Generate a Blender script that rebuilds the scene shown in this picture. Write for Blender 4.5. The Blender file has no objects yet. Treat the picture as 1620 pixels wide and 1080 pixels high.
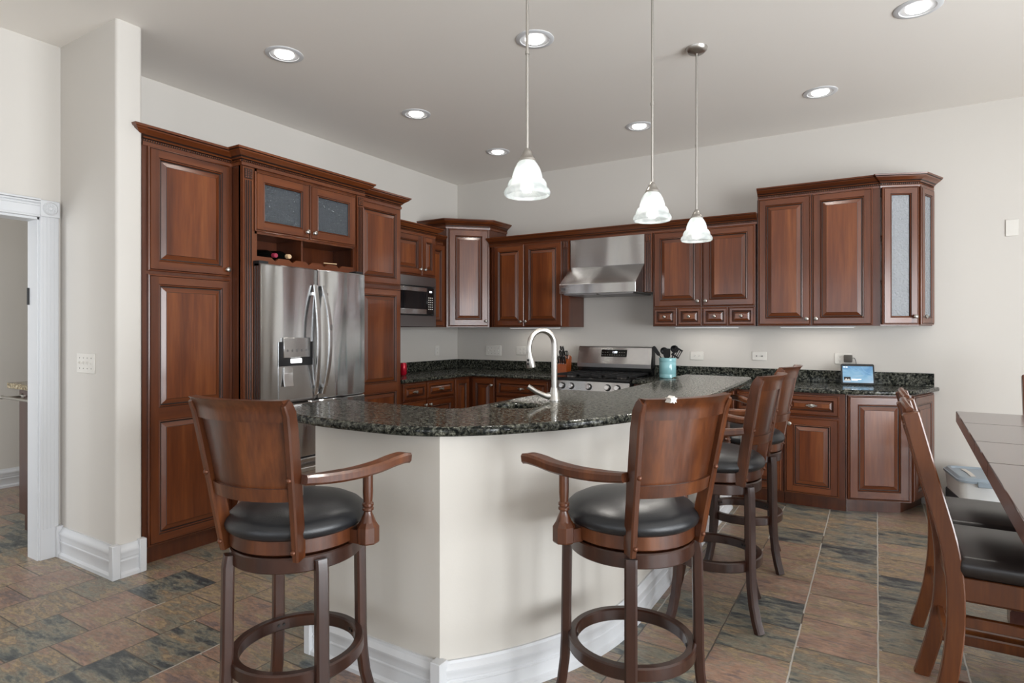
import bpy, bmesh, math, random
from mathutils import Vector, Matrix
random.seed(7)
C = bpy.context.scene.collection
D = bpy.data
PI = math.pi
R = math.radians

# ---------------------------------------------------------------- camera, world, light, exposure
cam_d = D.cameras.new('camera')
cam = D.objects.new('camera', cam_d)
C.objects.link(cam)
cam.location = (4.19, -5.63, 1.346)
cam.rotation_euler = (PI / 2, 0, math.atan(576 / 943))
cam_d.sensor_width = 36
cam_d.lens = 943 / 1620 * 36
cam_d.shift_y = -17 / 1620
cam_d.clip_start = 0.05
bpy.context.scene.camera = cam

world = D.worlds.new('world')
bpy.context.scene.world = world
world.use_nodes = True
bg = world.node_tree.nodes['Background']
bg.inputs[0].default_value = (0.80, 0.88, 1.0, 1)
bg.inputs[1].default_value = 2.0


def area(name, loc, rot, sx, sy, power, col):
    l = D.lights.new(name, 'AREA')
    l.shape = 'RECTANGLE'
    l.size = sx
    l.size_y = sy
    l.energy = power
    l.color = col
    o = D.objects.new(name, l)
    C.objects.link(o)
    o.location = loc
    o.rotation_euler = rot
    return o


WIN_R = [(-2.75, 1.6), (-4.65, 1.6), (-6.55, 1.6)]     # centre y, width: windows of the right wall
WIN_F = [(1.4, 1.5), (3.6, 1.5), (5.8, 1.5)]              # centre x, width: windows of the front wall
DAY = (0.93, 0.97, 1.0)
for k, (yc, w) in enumerate(WIN_R):
    area('daylight_right', (8.72, yc, 1.25), (0, R(118), 0), 2.5, w + 0.3, 262, DAY)
for k, (xc, w) in enumerate(WIN_F):
    area('daylight_front', (xc, -10.02, 1.35), (R(118), 0, 0), w + 0.2, 2.4, 30, DAY)
area('hall_fill', (-1.2, -6.55, 1.5), (R(90), 0, 0), 0.8, 1.4, 44, DAY)  # added fill lamp inside the hall to brighten it; no window there

vs = bpy.context.scene.view_settings
vs.view_transform = 'Standard'
vs.look = 'None'
vs.gamma = 1
vs.use_curve_mapping = False
vs.exposure = -0.06

# ---------------------------------------------------------------- materials


def lin(r, g, b):
    f = lambda c: (c / 255 / 12.92) if c / 255 <= 0.04045 else ((c / 255 + 0.055) / 1.055) ** 2.4
    return (f(r), f(g), f(b), 1)


def mat(name):
    m = D.materials.new(name)
    m.use_nodes = True
    nt = m.node_tree
    b = nt.nodes['Principled BSDF']
    return m, nt, b


def plain(name, col, rough=0.5, metal=0.0, spec=None, coat=0.0, emit=None, estr=0.0):
    m, nt, b = mat(name)
    b.inputs['Base Color'].default_value = col
    b.inputs['Roughness'].default_value = rough
    b.inputs['Metallic'].default_value = metal
    if spec is not None:
        b.inputs['Specular IOR Level'].default_value = spec
    if coat:
        b.inputs['Coat Weight'].default_value = coat
        b.inputs['Coat Roughness'].default_value = 0.15
    if emit:
        b.inputs['Emission Color'].default_value = emit
        b.inputs['Emission Strength'].default_value = estr
    return m


def N(nt, t, **kw):
    n = nt.nodes.new(t)
    for k, v in kw.items():
        setattr(n, k, v)
    return n


def ramp(nt, stops, interp='LINEAR'):
    r = N(nt, 'ShaderNodeValToRGB')
    r.color_ramp.interpolation = interp
    e = r.color_ramp.elements
    e[0].position, e[0].color = stops[0]
    e[1].position, e[1].color = stops[-1]
    for p, c in stops[1:-1]:
        x = e.new(p)
        x.color = c
    return r


def bump(nt, b, src, dist, strength=1.0):
    bp = N(nt, 'ShaderNodeBump')
    bp.inputs['Strength'].default_value = strength
    bp.inputs['Distance'].default_value = dist
    nt.links.new(src, bp.inputs['Height'])
    nt.links.new(bp.outputs[0], b.inputs['Normal'])
    return bp


def mathn(nt, op, a, b=None):
    n = N(nt, 'ShaderNodeMath', operation=op)
    for i, v in ((0, a), (1, b)):
        if v is None:
            continue
        if isinstance(v, (int, float)):
            n.inputs[i].default_value = v
        else:
            nt.links.new(v, n.inputs[i])
    return n.outputs[0]


def wood(name, dark, mid, light, axis='z', rough=0.28, fine=60.0, coat=0.25):
    m, nt, b = mat(name)
    tc = N(nt, 'ShaderNodeTexCoord')
    oi = N(nt, 'ShaderNodeObjectInfo')
    mp = N(nt, 'ShaderNodeMapping')
    sc = {'z': (1, 1, 0.07), 'x': (0.07, 1, 1), 'y': (1, 0.07, 1)}[axis]
    mp.inputs['Scale'].default_value = sc
    cx = N(nt, 'ShaderNodeCombineXYZ')
    nt.links.new(mathn(nt, 'MULTIPLY', oi.outputs['Random'], 37.0), cx.inputs[0])
    nt.links.new(mathn(nt, 'MULTIPLY', oi.outputs['Random'], 11.0), cx.inputs[1])
    nt.links.new(mathn(nt, 'MULTIPLY', oi.outputs['Random'], 53.0), cx.inputs[2])
    nt.links.new(tc.outputs['Object'], mp.inputs['Vector'])
    nt.links.new(cx.outputs[0], mp.inputs['Location'])
    n1 = N(nt, 'ShaderNodeTexNoise')
    n1.inputs['Scale'].default_value = 9
    n1.inputs['Detail'].default_value = 4
    n1.inputs['Distortion'].default_value = 0.6
    n2 = N(nt, 'ShaderNodeTexNoise')
    n2.inputs['Scale'].default_value = fine
    n2.inputs['Detail'].default_value = 5
    nt.links.new(mp.outputs[0], n1.inputs['Vector'])
    nt.links.new(mp.outputs[0], n2.inputs['Vector'])
    v = mathn(nt, 'ADD', mathn(nt, 'MULTIPLY', n1.outputs[0], 0.72), mathn(nt, 'MULTIPLY', n2.outputs[0], 0.28))
    r = ramp(nt, [(0.30, dark), (0.50, mid), (0.70, light)])
    nt.links.new(v, r.inputs[0])
    nt.links.new(r.outputs[0], b.inputs['Base Color'])
    b.inputs['Roughness'].default_value = rough
    b.inputs['Coat Weight'].default_value = coat
    b.inputs['Coat Roughness'].default_value = 0.12
    bump(nt, b, n2.outputs[0], 0.0004, 0.5)
    return m


CH = (lin(66, 30, 13), lin(91, 45, 20), lin(112, 60, 29))
CP = (lin(70, 31, 12), lin(101, 50, 21), lin(130, 74, 35))
M = {}
M['wood'] = wood('cherry_vertical', *CH, axis='z')
M['panel'] = wood('cherry_panel', *CP, axis='z', coat=0.2)
M['woodx'] = wood('cherry_horizontal', *[tuple(c * 1.08 for c in k[:3]) + (1,) for k in CH], axis='x')
M['glaze'] = plain('dark_glaze', lin(36, 20, 15), 0.4)
M['carc'] = wood('cherry_carcass', lin(62, 28, 14), lin(80, 39, 20), lin(98, 52, 28), axis='z')
M['dark'] = plain('cabinet_shadow', lin(30, 17, 11), 0.6)
M['stool'] = wood('stool_wood', lin(48, 22, 11), lin(78, 40, 19), lin(110, 62, 31), axis='z', rough=0.3, fine=90)
M['stoolleg'] = wood('stool_leg_wood', lin(36, 17, 10), lin(51, 26, 16), lin(66, 36, 23), axis='z', rough=0.32, fine=90)
M['oak'] = wood('chair_wood', lin(62, 28, 7), lin(90, 45, 13), lin(118, 66, 24), axis='z', rough=0.33, fine=90)
M['table'] = wood('table_wood', lin(44, 22, 20), lin(62, 33, 29), lin(78, 44, 37), axis='y', rough=0.22, fine=50, coat=0.5)
M['block'] = wood('block_wood', lin(124, 50, 12), lin(152, 68, 18), lin(172, 86, 28), axis='z', rough=0.4)
M['vanity'] = wood('vanity_wood', lin(48, 28, 24), lin(62, 36, 30), lin(76, 44, 36), axis='z', rough=0.35)


def leather():
    m, nt, b = mat('black_leather')
    b.inputs['Base Color'].default_value = lin(26, 27, 30)
    b.inputs['Roughness'].default_value = 0.36
    tc = N(nt, 'ShaderNodeTexCoord')
    n = N(nt, 'ShaderNodeTexVoronoi')
    n.inputs['Scale'].default_value = 260
    nt.links.new(tc.outputs['Object'], n.inputs['Vector'])
    bump(nt, b, n.outputs[0], 0.0006, 0.35)
    return m


M['leather'] = leather()
M['leather2'] = plain('brown_black_leather', lin(34, 29, 28), 0.3)


def granite(name, base, sp1, sp2):
    m, nt, b = mat(name)
    tc = N(nt, 'ShaderNodeTexCoord')
    v = N(nt, 'ShaderNodeTexVoronoi')
    v.inputs['Scale'].default_value = 85
    n = N(nt, 'ShaderNodeTexNoise')
    n.inputs['Scale'].default_value = 60
    n.inputs['Detail'].default_value = 4
    n2 = N(nt, 'ShaderNodeTexNoise')
    n2.inputs['Scale'].default_value = 190
    n2.inputs['Detail'].default_value = 2
    for x in (v, n, n2):
        nt.links.new(tc.outputs['Object'], x.inputs['Vector'])
    r1 = ramp(nt, [(0.42, base), (0.56, sp1), (0.72, sp2)])
    nt.links.new(n.outputs[0], r1.inputs[0])
    r2 = ramp(nt, [(0.50, (0.35, 0.35, 0.35, 1)), (0.62, (1.35, 1.35, 1.35, 1))])
    nt.links.new(n2.outputs[0], r2.inputs[0])
    mx = N(nt, 'ShaderNodeMix', data_type='RGBA', blend_type='MULTIPLY')
    mx.inputs[0].default_value = 0.85
    nt.links.new(r1.outputs[0], mx.inputs[6])
    nt.links.new(r2.outputs[0], mx.inputs[7])
    sep = N(nt, 'ShaderNodeSeparateColor')
    nt.links.new(v.outputs['Color'], sep.inputs[0])
    fl = ramp(nt, [(0.86, (0, 0, 0, 1)), (0.90, (1, 1, 1, 1))])
    nt.links.new(sep.outputs[0], fl.inputs[0])
    m2 = N(nt, 'ShaderNodeMix', data_type='RGBA')
    nt.links.new(mathn(nt, 'MULTIPLY', fl.outputs[0], 0.35), m2.inputs[0])
    nt.links.new(mx.outputs[2], m2.inputs[6])
    m2.inputs[7].default_value = sp2
    nt.links.new(m2.outputs[2], b.inputs['Base Color'])
    n3 = N(nt, 'ShaderNodeTexNoise')
    n3.inputs['Scale'].default_value = 75
    n3.inputs['Detail'].default_value = 3
    nt.links.new(tc.outputs['Object'], n3.inputs['Vector'])
    rr = ramp(nt, [(0.50, (0.05, 0.05, 0.05, 1)), (0.60, (0.42, 0.42, 0.42, 1))])
    nt.links.new(n3.outputs[0], rr.inputs[0])
    nt.links.new(rr.outputs[0], b.inputs['Roughness'])
    sr = ramp(nt, [(0.40, (0.12, 0.12, 0.12, 1)), (0.60, (0.40, 0.40, 0.40, 1))])
    nt.links.new(n.outputs[0], sr.inputs[0])
    nt.links.new(sr.outputs[0], b.inputs['Specular IOR Level'])
    bump(nt, b, n3.outputs[0], 0.0003, 0.3)
    return m


M['granite'] = granite('dark_green_granite', lin(26, 29, 27), lin(74, 75, 66), lin(122, 122, 110))
M['beige_granite'] = granite('beige_granite', lin(120, 104, 78), lin(170, 152, 118), lin(210, 196, 164))


def steel(name, col=(0.60, 0.60, 0.60, 1), rough=0.26, wob=0.0, axis='x', wscale=(1, 1, 1), aniso=0.0):
    m, nt, b = mat(name)
    b.inputs['Base Color'].default_value = col
    b.inputs['Metallic'].default_value = 1
    tc = N(nt, 'ShaderNodeTexCoord')
    mp = N(nt, 'ShaderNodeMapping')
    mp.inputs['Scale'].default_value = {'x': (0.01, 1, 1), 'z': (1, 1, 0.01)}[axis]
    n = N(nt, 'ShaderNodeTexNoise')
    n.inputs['Scale'].default_value = 700
    nt.links.new(tc.outputs['Object'], mp.inputs['Vector'])
    nt.links.new(mp.outputs[0], n.inputs['Vector'])
    mr = N(nt, 'ShaderNodeMapRange')
    mr.inputs['To Min'].default_value = rough - 0.015
    mr.inputs['To Max'].default_value = rough + 0.02
    nt.links.new(n.outputs[0], mr.inputs['Value'])
    nt.links.new(mr.outputs[0], b.inputs['Roughness'])
    if aniso:
        tg = N(nt, 'ShaderNodeTangent', direction_type='RADIAL', axis='Z')
        nt.links.new(tg.outputs[0], b.inputs['Tangent'])
        b.inputs['Anisotropic'].default_value = aniso
        b.inputs['Anisotropic Rotation'].default_value = 0.25
    if wob:
        mp2 = N(nt, 'ShaderNodeMapping')
        mp2.inputs['Scale'].default_value = wscale
        w = N(nt, 'ShaderNodeTexNoise')
        w.inputs['Scale'].default_value = 2.2
        w.inputs['Detail'].default_value = 0.5
        nt.links.new(tc.outputs['Object'], mp2.inputs['Vector'])
        nt.links.new(mp2.outputs[0], w.inputs['Vector'])
        bump(nt, b, w.outputs[0], wob, 1.0)
    return m


M['steel'] = steel('brushed_steel', wob=0.03, axis='x', wscale=(1.6, 1, 0.3), aniso=0.75)
M['steel_fridge'] = steel('fridge_steel', col=(0.64, 0.65, 0.66, 1), rough=0.17, wob=0.04, axis='x', wscale=(2.4, 1, 0.3), aniso=0.7)
M['steel_dark'] = steel('dark_steel', col=(0.30, 0.29, 0.29, 1), rough=0.3)
M['nickel'] = steel('brushed_nickel', col=(0.50, 0.48, 0.45, 1), rough=0.32, axis='z')
M['pewter'] = plain('pewter', (0.42, 0.40, 0.37, 1), 0.35, 1.0)
M['chrome'] = plain('chrome', (0.75, 0.75, 0.76, 1), 0.12, 1.0)
M['bolt'] = plain('bronze_bolt', lin(96, 56, 36), 0.35, 0.4)
M['fridge_side'] = plain('fridge_side_grey', lin(62, 56, 54), 0.45)
M['black'] = plain('black_gloss', lin(14, 14, 15), 0.15)
M['blackm'] = plain('black_matte', lin(20, 20, 22), 0.5)
M['iron'] = plain('cast_iron', lin(26, 26, 28), 0.55)
M['glassdark'] = plain('dark_glass', lin(18, 19, 21), 0.06)
M['white'] = plain('white_trim_paint', lin(206, 207, 209), 0.35)
M['plate'] = plain('white_plate_plastic', lin(217, 213, 206), 0.4)
M['slot'] = plain('outlet_slot', lin(90, 88, 84), 0.6)
M['ceram'] = plain('aqua_ceramic', lin(140, 192, 198), 0.12, coat=0.5)
M['sinkdark'] = plain('dark_composite', lin(44, 46, 46), 0.4)
M['red'] = plain('red_can', lin(190, 18, 46), 0.25, 0.3)
M['bottle'] = plain('bottle_glass', lin(14, 16, 14), 0.08)
M['foil'] = plain('pink_foil', lin(150, 46, 70), 0.35)
M['cork'] = plain('cork', lin(208, 178, 140), 0.8)
M['binlid'] = plain('bin_lid_grey', lin(152, 166, 178), 0.4)
M['binbody'] = plain('bin_body_white', lin(228, 230, 230), 0.4)
M['boxgrey'] = plain('box_dark_grey', lin(62, 64, 68), 0.5)
M['lamp'] = plain('lamp_glow', (1, 1, 1, 1), 0.5, emit=(1, 0.97, 0.92, 1), estr=9)
M['bulb'] = plain('bulb_glow', (1, 1, 1, 1), 0.5, emit=(1, 0.97, 0.92, 1), estr=32)
M['led'] = plain('display_digits', (1, 1, 1, 1), 0.5, emit=(0.85, 0.92, 1, 1), estr=2.5)
M['displight'] = plain('dispenser_lamp', (1, 1, 1, 1), 0.5, emit=(1, 1, 1, 1), estr=2.0)


def paint(name, col, rough=0.55):
    m, nt, b = mat(name)
    tc = N(nt, 'ShaderNodeTexCoord')
    n = N(nt, 'ShaderNodeTexNoise')
    n.inputs['Scale'].default_value = 180
    nt.links.new(tc.outputs['Object'], n.inputs['Vector'])
    b.inputs['Base Color'].default_value = col
    b.inputs['Roughness'].default_value = rough
    bump(nt, b, n.outputs[0], 0.0006, 0.25)
    return m


M['wall'] = paint('wall_paint', lin(203, 198, 191))
M['ceil'] = paint('ceiling_paint', lin(236, 231, 224))
M['island'] = paint('island_paint', lin(198, 193, 185))


def seeded(name, col):
    m, nt, b = mat(name)
    tc = N(nt, 'ShaderNodeTexCoord')
    v = N(nt, 'ShaderNodeTexNoise')
    v.inputs['Scale'].default_value = 70
    v.inputs['Detail'].default_value = 4
    nt.links.new(tc.outputs['Object'], v.inputs['Vector'])
    b.inputs['Base Color'].default_value = col
    b.inputs['Roughness'].default_value = 0.06
    b.inputs['Transmission Weight'].default_value = 0.6
    b.inputs['IOR'].default_value = 1.3
    bump(nt, b, v.outputs[0], 0.012, 1.0)
    return m


M['seeded'] = seeded('seeded_glass', lin(112, 118, 124))
M['seeded_pale'] = seeded('seeded_glass_pale', lin(214, 218, 222))  # same glass, window reflection and bright interior put into a paler colour


def shade_glass():
    m, nt, b = mat('alabaster_glass')
    tc = N(nt, 'ShaderNodeTexCoord')
    v = N(nt, 'ShaderNodeTexNoise')
    v.inputs['Scale'].default_value = 14
    v.inputs['Distortion'].default_value = 1.5
    nt.links.new(tc.outputs['Object'], v.inputs['Vector'])
    r = ramp(nt, [(0.3, (0.42, 0.45, 0.45, 1)), (0.7, (0.62, 0.64, 0.64, 1))])
    nt.links.new(v.outputs[0], r.inputs[0])
    tr = N(nt, 'ShaderNodeBsdfTranslucent')
    tp = N(nt, 'ShaderNodeBsdfTransparent')
    nt.links.new(r.outputs[0], tr.inputs[0])
    nt.links.new(r.outputs[0], b.inputs['Base Color'])
    b.inputs['Roughness'].default_value = 0.15
    m1 = N(nt, 'ShaderNodeMixShader')
    m1.inputs[0].default_value = 0.55
    nt.links.new(b.outputs[0], m1.inputs[1])
    nt.links.new(tr.outputs[0], m1.inputs[2])
    m2 = N(nt, 'ShaderNodeMixShader')
    m2.inputs[0].default_value = 0.22
    nt.links.new(m1.outputs[0], m2.inputs[1])
    nt.links.new(tp.outputs[0], m2.inputs[2])
    nt.links.new(m2.outputs[0], nt.nodes['Material Output'].inputs[0])
    return m


M['shade'] = shade_glass()


def slate():
    m, nt, b = mat('slate_tile_floor')
    W = 0.302
    tc = N(nt, 'ShaderNodeTexCoord')
    sp = N(nt, 'ShaderNodeSeparateXYZ')
    nt.links.new(tc.outputs['Object'], sp.inputs[0])
    bx = mathn(nt, 'ADD', sp.outputs[1], 1.615 + W / 2 + 60 * W)
    by = mathn(nt, 'ADD', sp.outputs[0], -3.90 + 40 * W)
    cv = N(nt, 'ShaderNodeCombineXYZ')
    nt.links.new(bx, cv.inputs[0])
    nt.links.new(by, cv.inputs[1])
    # wobble the joints a little
    wn = N(nt, 'ShaderNodeTexNoise')
    wn.inputs['Scale'].default_value = 9
    nt.links.new(tc.outputs['Object'], wn.inputs['Vector'])
    wv = N(nt, 'ShaderNodeVectorMath', operation='MULTIPLY_ADD')
    nt.links.new(wn.outputs['Color'], wv.inputs[0])
    wv.inputs[1].default_value = (0.008, 0.008, 0)
    nt.links.new(cv.outputs[0], wv.inputs[2])
    br = N(nt, 'ShaderNodeTexBrick')
    br.inputs['Color1'].default_value = (0, 0, 0, 1)
    br.inputs['Color2'].default_value = (1, 1, 1, 1)
    br.inputs['Mortar'].default_value = (0.5, 0.5, 0.5, 1)
    br.inputs['Scale'].default_value = 1
    br.inputs['Mortar Size'].default_value = 0.0035
    br.inputs['Mortar Smooth'].default_value = 0.2
    br.inputs['Brick Width'].default_value = W
    br.inputs['Row Height'].default_value = W
    nt.links.new(wv.outputs[0], br.inputs['Vector'])
    rnd = N(nt, 'ShaderNodeSeparateColor')
    nt.links.new(br.outputs['Color'], rnd.inputs[0])
    rv = rnd.outputs[0]
    off = N(nt, 'ShaderNodeCombineXYZ')
    nt.links.new(mathn(nt, 'MULTIPLY', rv, 91.0), off.inputs[0])
    nt.links.new(mathn(nt, 'MULTIPLY', rv, 47.0), off.inputs[1])
    nt.links.new(mathn(nt, 'MULTIPLY', rv, 29.0), off.inputs[2])
    ad = N(nt, 'ShaderNodeVectorMath', operation='ADD')
    nt.links.new(tc.outputs['Object'], ad.inputs[0])
    nt.links.new(off.outputs[0], ad.inputs[1])
    mp = N(nt, 'ShaderNodeMapping')
    mp.inputs['Scale'].default_value = (0.8, 2.4, 1)
    nt.links.new(ad.outputs[0], mp.inputs['Vector'])
    n1 = N(nt, 'ShaderNodeTexNoise')
    n1.inputs['Scale'].default_value = 5.5
    n1.inputs['Detail'].default_value = 9
    n1.inputs['Roughness'].default_value = 0.72
    n1.inputs['Distortion'].default_value = 0.2
    n2 = N(nt, 'ShaderNodeTexNoise')
    n2.inputs['Scale'].default_value = 34
    n2.inputs['Detail'].default_value = 8
    n2.inputs['Roughness'].default_value = 0.7
    nt.links.new(mp.outputs[0], n1.inputs['Vector'])
    nt.links.new(mp.outputs[0], n2.inputs['Vector'])
    # tile tone: random per tile + cloudy noise inside it
    v = mathn(nt, 'ADD', mathn(nt, 'MULTIPLY', rv, 0.62), mathn(nt, 'MULTIPLY', n1.outputs[0], 2.4))
    v = mathn(nt, 'SUBTRACT', v, 1.02)
    r = ramp(nt, [(0.0, lin(66, 72, 76)), (0.18, lin(104, 108, 104)), (0.32, lin(144, 138, 120)), (0.44, lin(124, 112, 102)),
                  (0.56, lin(172, 150, 116)), (0.66, lin(140, 126, 116)), (0.80, lin(164, 132, 112)), (1.0, lin(126, 110, 106))])
    nt.links.new(v, r.inputs[0])
    r2 = ramp(nt, [(0.3, (0.50, 0.50, 0.50, 1)), (0.7, (1.35, 1.35, 1.35, 1))])
    nt.links.new(n2.outputs[0], r2.inputs[0])
    mx = N(nt, 'ShaderNodeMix', data_type='RGBA', blend_type='MULTIPLY')
    mx.inputs[0].default_value = 0.8
    nt.links.new(r.outputs[0], mx.inputs[6])
    nt.links.new(r2.outputs[0], mx.inputs[7])
    # grout: pale along the long joints, brown across
    rowf = mathn(nt, 'FRACT', mathn(nt, 'DIVIDE', by, W))
    dist = mathn(nt, 'MINIMUM', rowf, mathn(nt, 'SUBTRACT', 1.0, rowf))
    islong = mathn(nt, 'LESS_THAN', dist, 0.03)
    gn = N(nt, 'ShaderNodeTexNoise')
    gn.inputs['Scale'].default_value = 1.3
    nt.links.new(tc.outputs['Object'], gn.inputs['Vector'])
    gm = mathn(nt, 'MULTIPLY', islong, mathn(nt, 'GREATER_THAN', mathn(nt, 'ADD', gn.outputs[0], mathn(nt, 'MULTIPLY', sp.outputs[0], 0.06)), 0.68))
    gc = N(nt, 'ShaderNodeMix', data_type='RGBA')
    gc.inputs[6].default_value = lin(92, 84, 76)
    gc.inputs[7].default_value = lin(186, 182, 174)
    nt.links.new(gm, gc.inputs[0])
    fm = N(nt, 'ShaderNodeMix', data_type='RGBA')
    nt.links.new(br.outputs['Fac'], fm.inputs[0])
    nt.links.new(mx.outputs[2], fm.inputs[6])
    nt.links.new(gc.outputs[2], fm.inputs[7])
    nt.links.new(fm.outputs[2], b.inputs['Base Color'])
    b.inputs['Roughness'].default_value = 0.30
    h = mathn(nt, 'SUBTRACT', mathn(nt, 'ADD', mathn(nt, 'MULTIPLY', n1.outputs[0], 0.8), mathn(nt, 'MULTIPLY', n2.outputs[0], 0.35)), mathn(nt, 'MULTIPLY', br.outputs['Fac'], 0.6))
    bump(nt, b, h, 0.006, 0.6)
    return m


M['slate'] = slate()


def screen():
    m, nt, b = mat('tablet_screen')
    tc = N(nt, 'ShaderNodeTexCoord')
    sp = N(nt, 'ShaderNodeSeparateXYZ')
    nt.links.new(tc.outputs['Generated'], sp.inputs[0])
    w = N(nt, 'ShaderNodeTexNoise')
    w.inputs['Scale'].default_value = 1.6
    w.inputs['Distortion'].default_value = 1.0
    nt.links.new(tc.outputs['Generated'], w.inputs['Vector'])
    v = mathn(nt, 'ADD', mathn(nt, 'MULTIPLY', w.outputs[0], 0.6), mathn(nt, 'MULTIPLY', sp.outputs[2], -0.35))
    r = ramp(nt, [(0.0, lin(84, 150, 205)), (0.25, lin(140, 195, 230)), (0.5, lin(196, 218, 240))])
    nt.links.new(mathn(nt, 'ADD', v, 0.1), r.inputs[0])
    nt.links.new(r.outputs[0], b.inputs['Emission Color'])
    b.inputs['Emission Strength'].default_value = 0.8
    b.inputs['Base Color'].default_value = (0.02, 0.02, 0.02, 1)
    b.inputs['Roughness'].default_value = 0.1
    return m


M['screen'] = screen()

# ---------------------------------------------------------------- geometry helpers


def box(bm, x0, x1, y0, y1, z0, z1, m=0, bev=0.0, seg=1):
    if bev:
        t = bmesh.new()
        _box(t, x0, x1, y0, y1, z0, z1, 0)
        bmesh.ops.bevel(t, geom=list(t.edges), offset=bev, segments=seg, affect='EDGES', profile=0.5)
        join(bm, t, m)
    else:
        _box(bm, x0, x1, y0, y1, z0, z1, m)


def _box(bm, x0, x1, y0, y1, z0, z1, m):
    v = [bm.verts.new((x, y, z)) for z in (z0, z1) for y in (y0, y1) for x in (x0, x1)]
    for f in ((0, 2, 3, 1), (4, 5, 7, 6), (0, 1, 5, 4), (2, 6, 7, 3), (0, 4, 6, 2), (1, 3, 7, 5)):
        bm.faces.new([v[i] for i in f]).material_index = m


def join(bm, t, m=None, mtx=None):
    mp = {}
    for v in t.verts:
        mp[v] = bm.verts.new(mtx @ v.co if mtx else v.co)
    for f in t.faces:
        try:
            g = bm.faces.new([mp[v] for v in f.verts])
            g.material_index = f.material_index if m is None else m
        except ValueError:
            pass
    t.free()


def prism(bm, poly, z0, z1, m=0, top=True, bottom=True):
    n = len(poly)
    a = [bm.verts.new((x, y, z0)) for x, y in poly]
    b = [bm.verts.new((x, y, z1)) for x, y in poly]
    for i in range(n):
        j = (i + 1) % n
        bm.faces.new((a[i], a[j], b[j], b[i])).material_index = m
    if top:
        bm.faces.new(b).material_index = m
    if bottom:
        bm.faces.new(a[::-1]).material_index = m


def lathe(bm, prof, seg=32, c=(0, 0, 0), m=0, mtx=None):
    t = bmesh.new()
    rings = []
    for r, z in prof:
        if r < 1e-6:
            rings.append([t.verts.new((0, 0, z))])
        else:
            rings.append([t.verts.new((r * math.cos(2 * PI * i / seg), r * math.sin(2 * PI * i / seg), z)) for i in range(seg)])
    for a, b in zip(rings, rings[1:]):
        for i in range(seg):
            j = (i + 1) % seg
            if len(a) == 1 and len(b) == 1:
                continue
            if len(a) == 1:
                t.faces.new((a[0], b[j], b[i]))
            elif len(b) == 1:
                t.faces.new((a[i], a[j], b[0]))
            else:
                t.faces.new((a[i], a[j], b[j], b[i]))
    mt = Matrix.Translation(c)
    if mtx:
        mt = mt @ mtx
    join(bm, t, m, mt)


def ringprof(ri, ro, z0, z1, b=0.004):
    return [(ri, z0 + b), (ri + b, z0), (ro - b, z0), (ro, z0 + b), (ro, z1 - b), (ro - b, z1), (ri + b, z1), (ri, z1 - b), (ri, z0 + b)]


def bar(bm, pts, w, t, side, m=0, rnd=0.25, caps=True, taper=None):
    """bar of w (along side) by t, swept along pts"""
    pts = [Vector(p) for p in pts]
    side = Vector(side).normalized()
    rings = []
    n = len(pts)
    for i, p in enumerate(pts):
        tg = (pts[min(i + 1, n - 1)] - pts[max(i - 1, 0)]).normalized()
        s = (side - tg * side.dot(tg)).normalized()
        q = tg.cross(s)
        k = taper[i] if taper else 1.0
        a, b = w / 2 * k, t / 2 * k
        e = min(a, b) * rnd * 2
        cs = [(-a + e, -b), (a - e, -b), (a, -b + e), (a, b - e), (a - e, b), (-a + e, b), (-a, b - e), (-a, -b + e)] if rnd > 0 else [(-a, -b), (a, -b), (a, b), (-a, b)]
        rings.append([bm.verts.new(p + s * x + q * y) for x, y in cs])
    k = len(rings[0])
    for a, b in zip(rings, rings[1:]):
        for i in range(k):
            j = (i + 1) % k
            bm.faces.new((a[i], a[j], b[j], b[i])).material_index = m
    if caps:
        bm.faces.new(rings[0][::-1]).material_index = m
        bm.faces.new(rings[-1]).material_index = m


def tube(bm, pts, r, seg=12, m=0):
    pts = [Vector(p) for p in pts]
    n = len(pts)
    rr = r if isinstance(r, (list, tuple)) else [r] * n
    rings = []
    ref = Vector((0.31, 0.17, 0.93)).normalized()
    for i, p in enumerate(pts):
        tg = (pts[min(i + 1, n - 1)] - pts[max(i - 1, 0)]).normalized()
        if i == 0:
            if abs(tg.dot(ref)) > 0.95:
                ref = Vector((1, 0, 0))
        s = (ref - tg * ref.dot(tg)).normalized()
        ref = s
        q = tg.cross(s)
        rings.append([bm.verts.new(p + (s * math.cos(2 * PI * k / seg) + q * math.sin(2 * PI * k / seg)) * rr[i]) for k in range(seg)])
    for a, b in zip(rings, rings[1:]):
        for i in range(seg):
            j = (i + 1) % seg
            bm.faces.new((a[i], a[j], b[j], b[i])).material_index = m
    bm.faces.new(rings[0][::-1]).material_index = m
    bm.faces.new(rings[-1]).material_index = m


def obj(name, bm, mats, parent=None, smooth=40, kind=None, flip=True):
    me = D.meshes.new(name)
    if flip:
        bmesh.ops.recalc_face_normals(bm, faces=list(bm.faces))
    bm.to_mesh(me)
    bm.free()
    for m in (mats if isinstance(mats, (list, tuple)) else [mats]):
        me.materials.append(M[m] if isinstance(m, str) else m)
    if smooth:
        me.polygons.foreach_set('use_smooth', [True] * len(me.polygons))
        me.set_sharp_from_angle(angle=R(smooth))
    o = D.objects.new(name, me)
    C.objects.link(o)
    if parent:
        o.parent = parent
    if kind:
        o['kind'] = kind
    return o


def thing(name, label, cat, loc=(0, 0, 0), rotz=0.0, group=None):
    o = D.objects.new(name, None)
    C.objects.link(o)
    o.empty_display_size = 0.1
    o.location = loc
    o.rotation_euler = (0, 0, rotz)
    o['label'] = label
    o['category'] = cat
    if group:
        o['group'] = group
    return o


def tag(o, label, cat, group=None):
    o['label'] = label
    o['category'] = cat
    if group:
        o['group'] = group
    return o


def B():
    return bmesh.new()


def bx(*a, **k):
    b = B()
    box(b, *a, **k)
    return b


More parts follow.
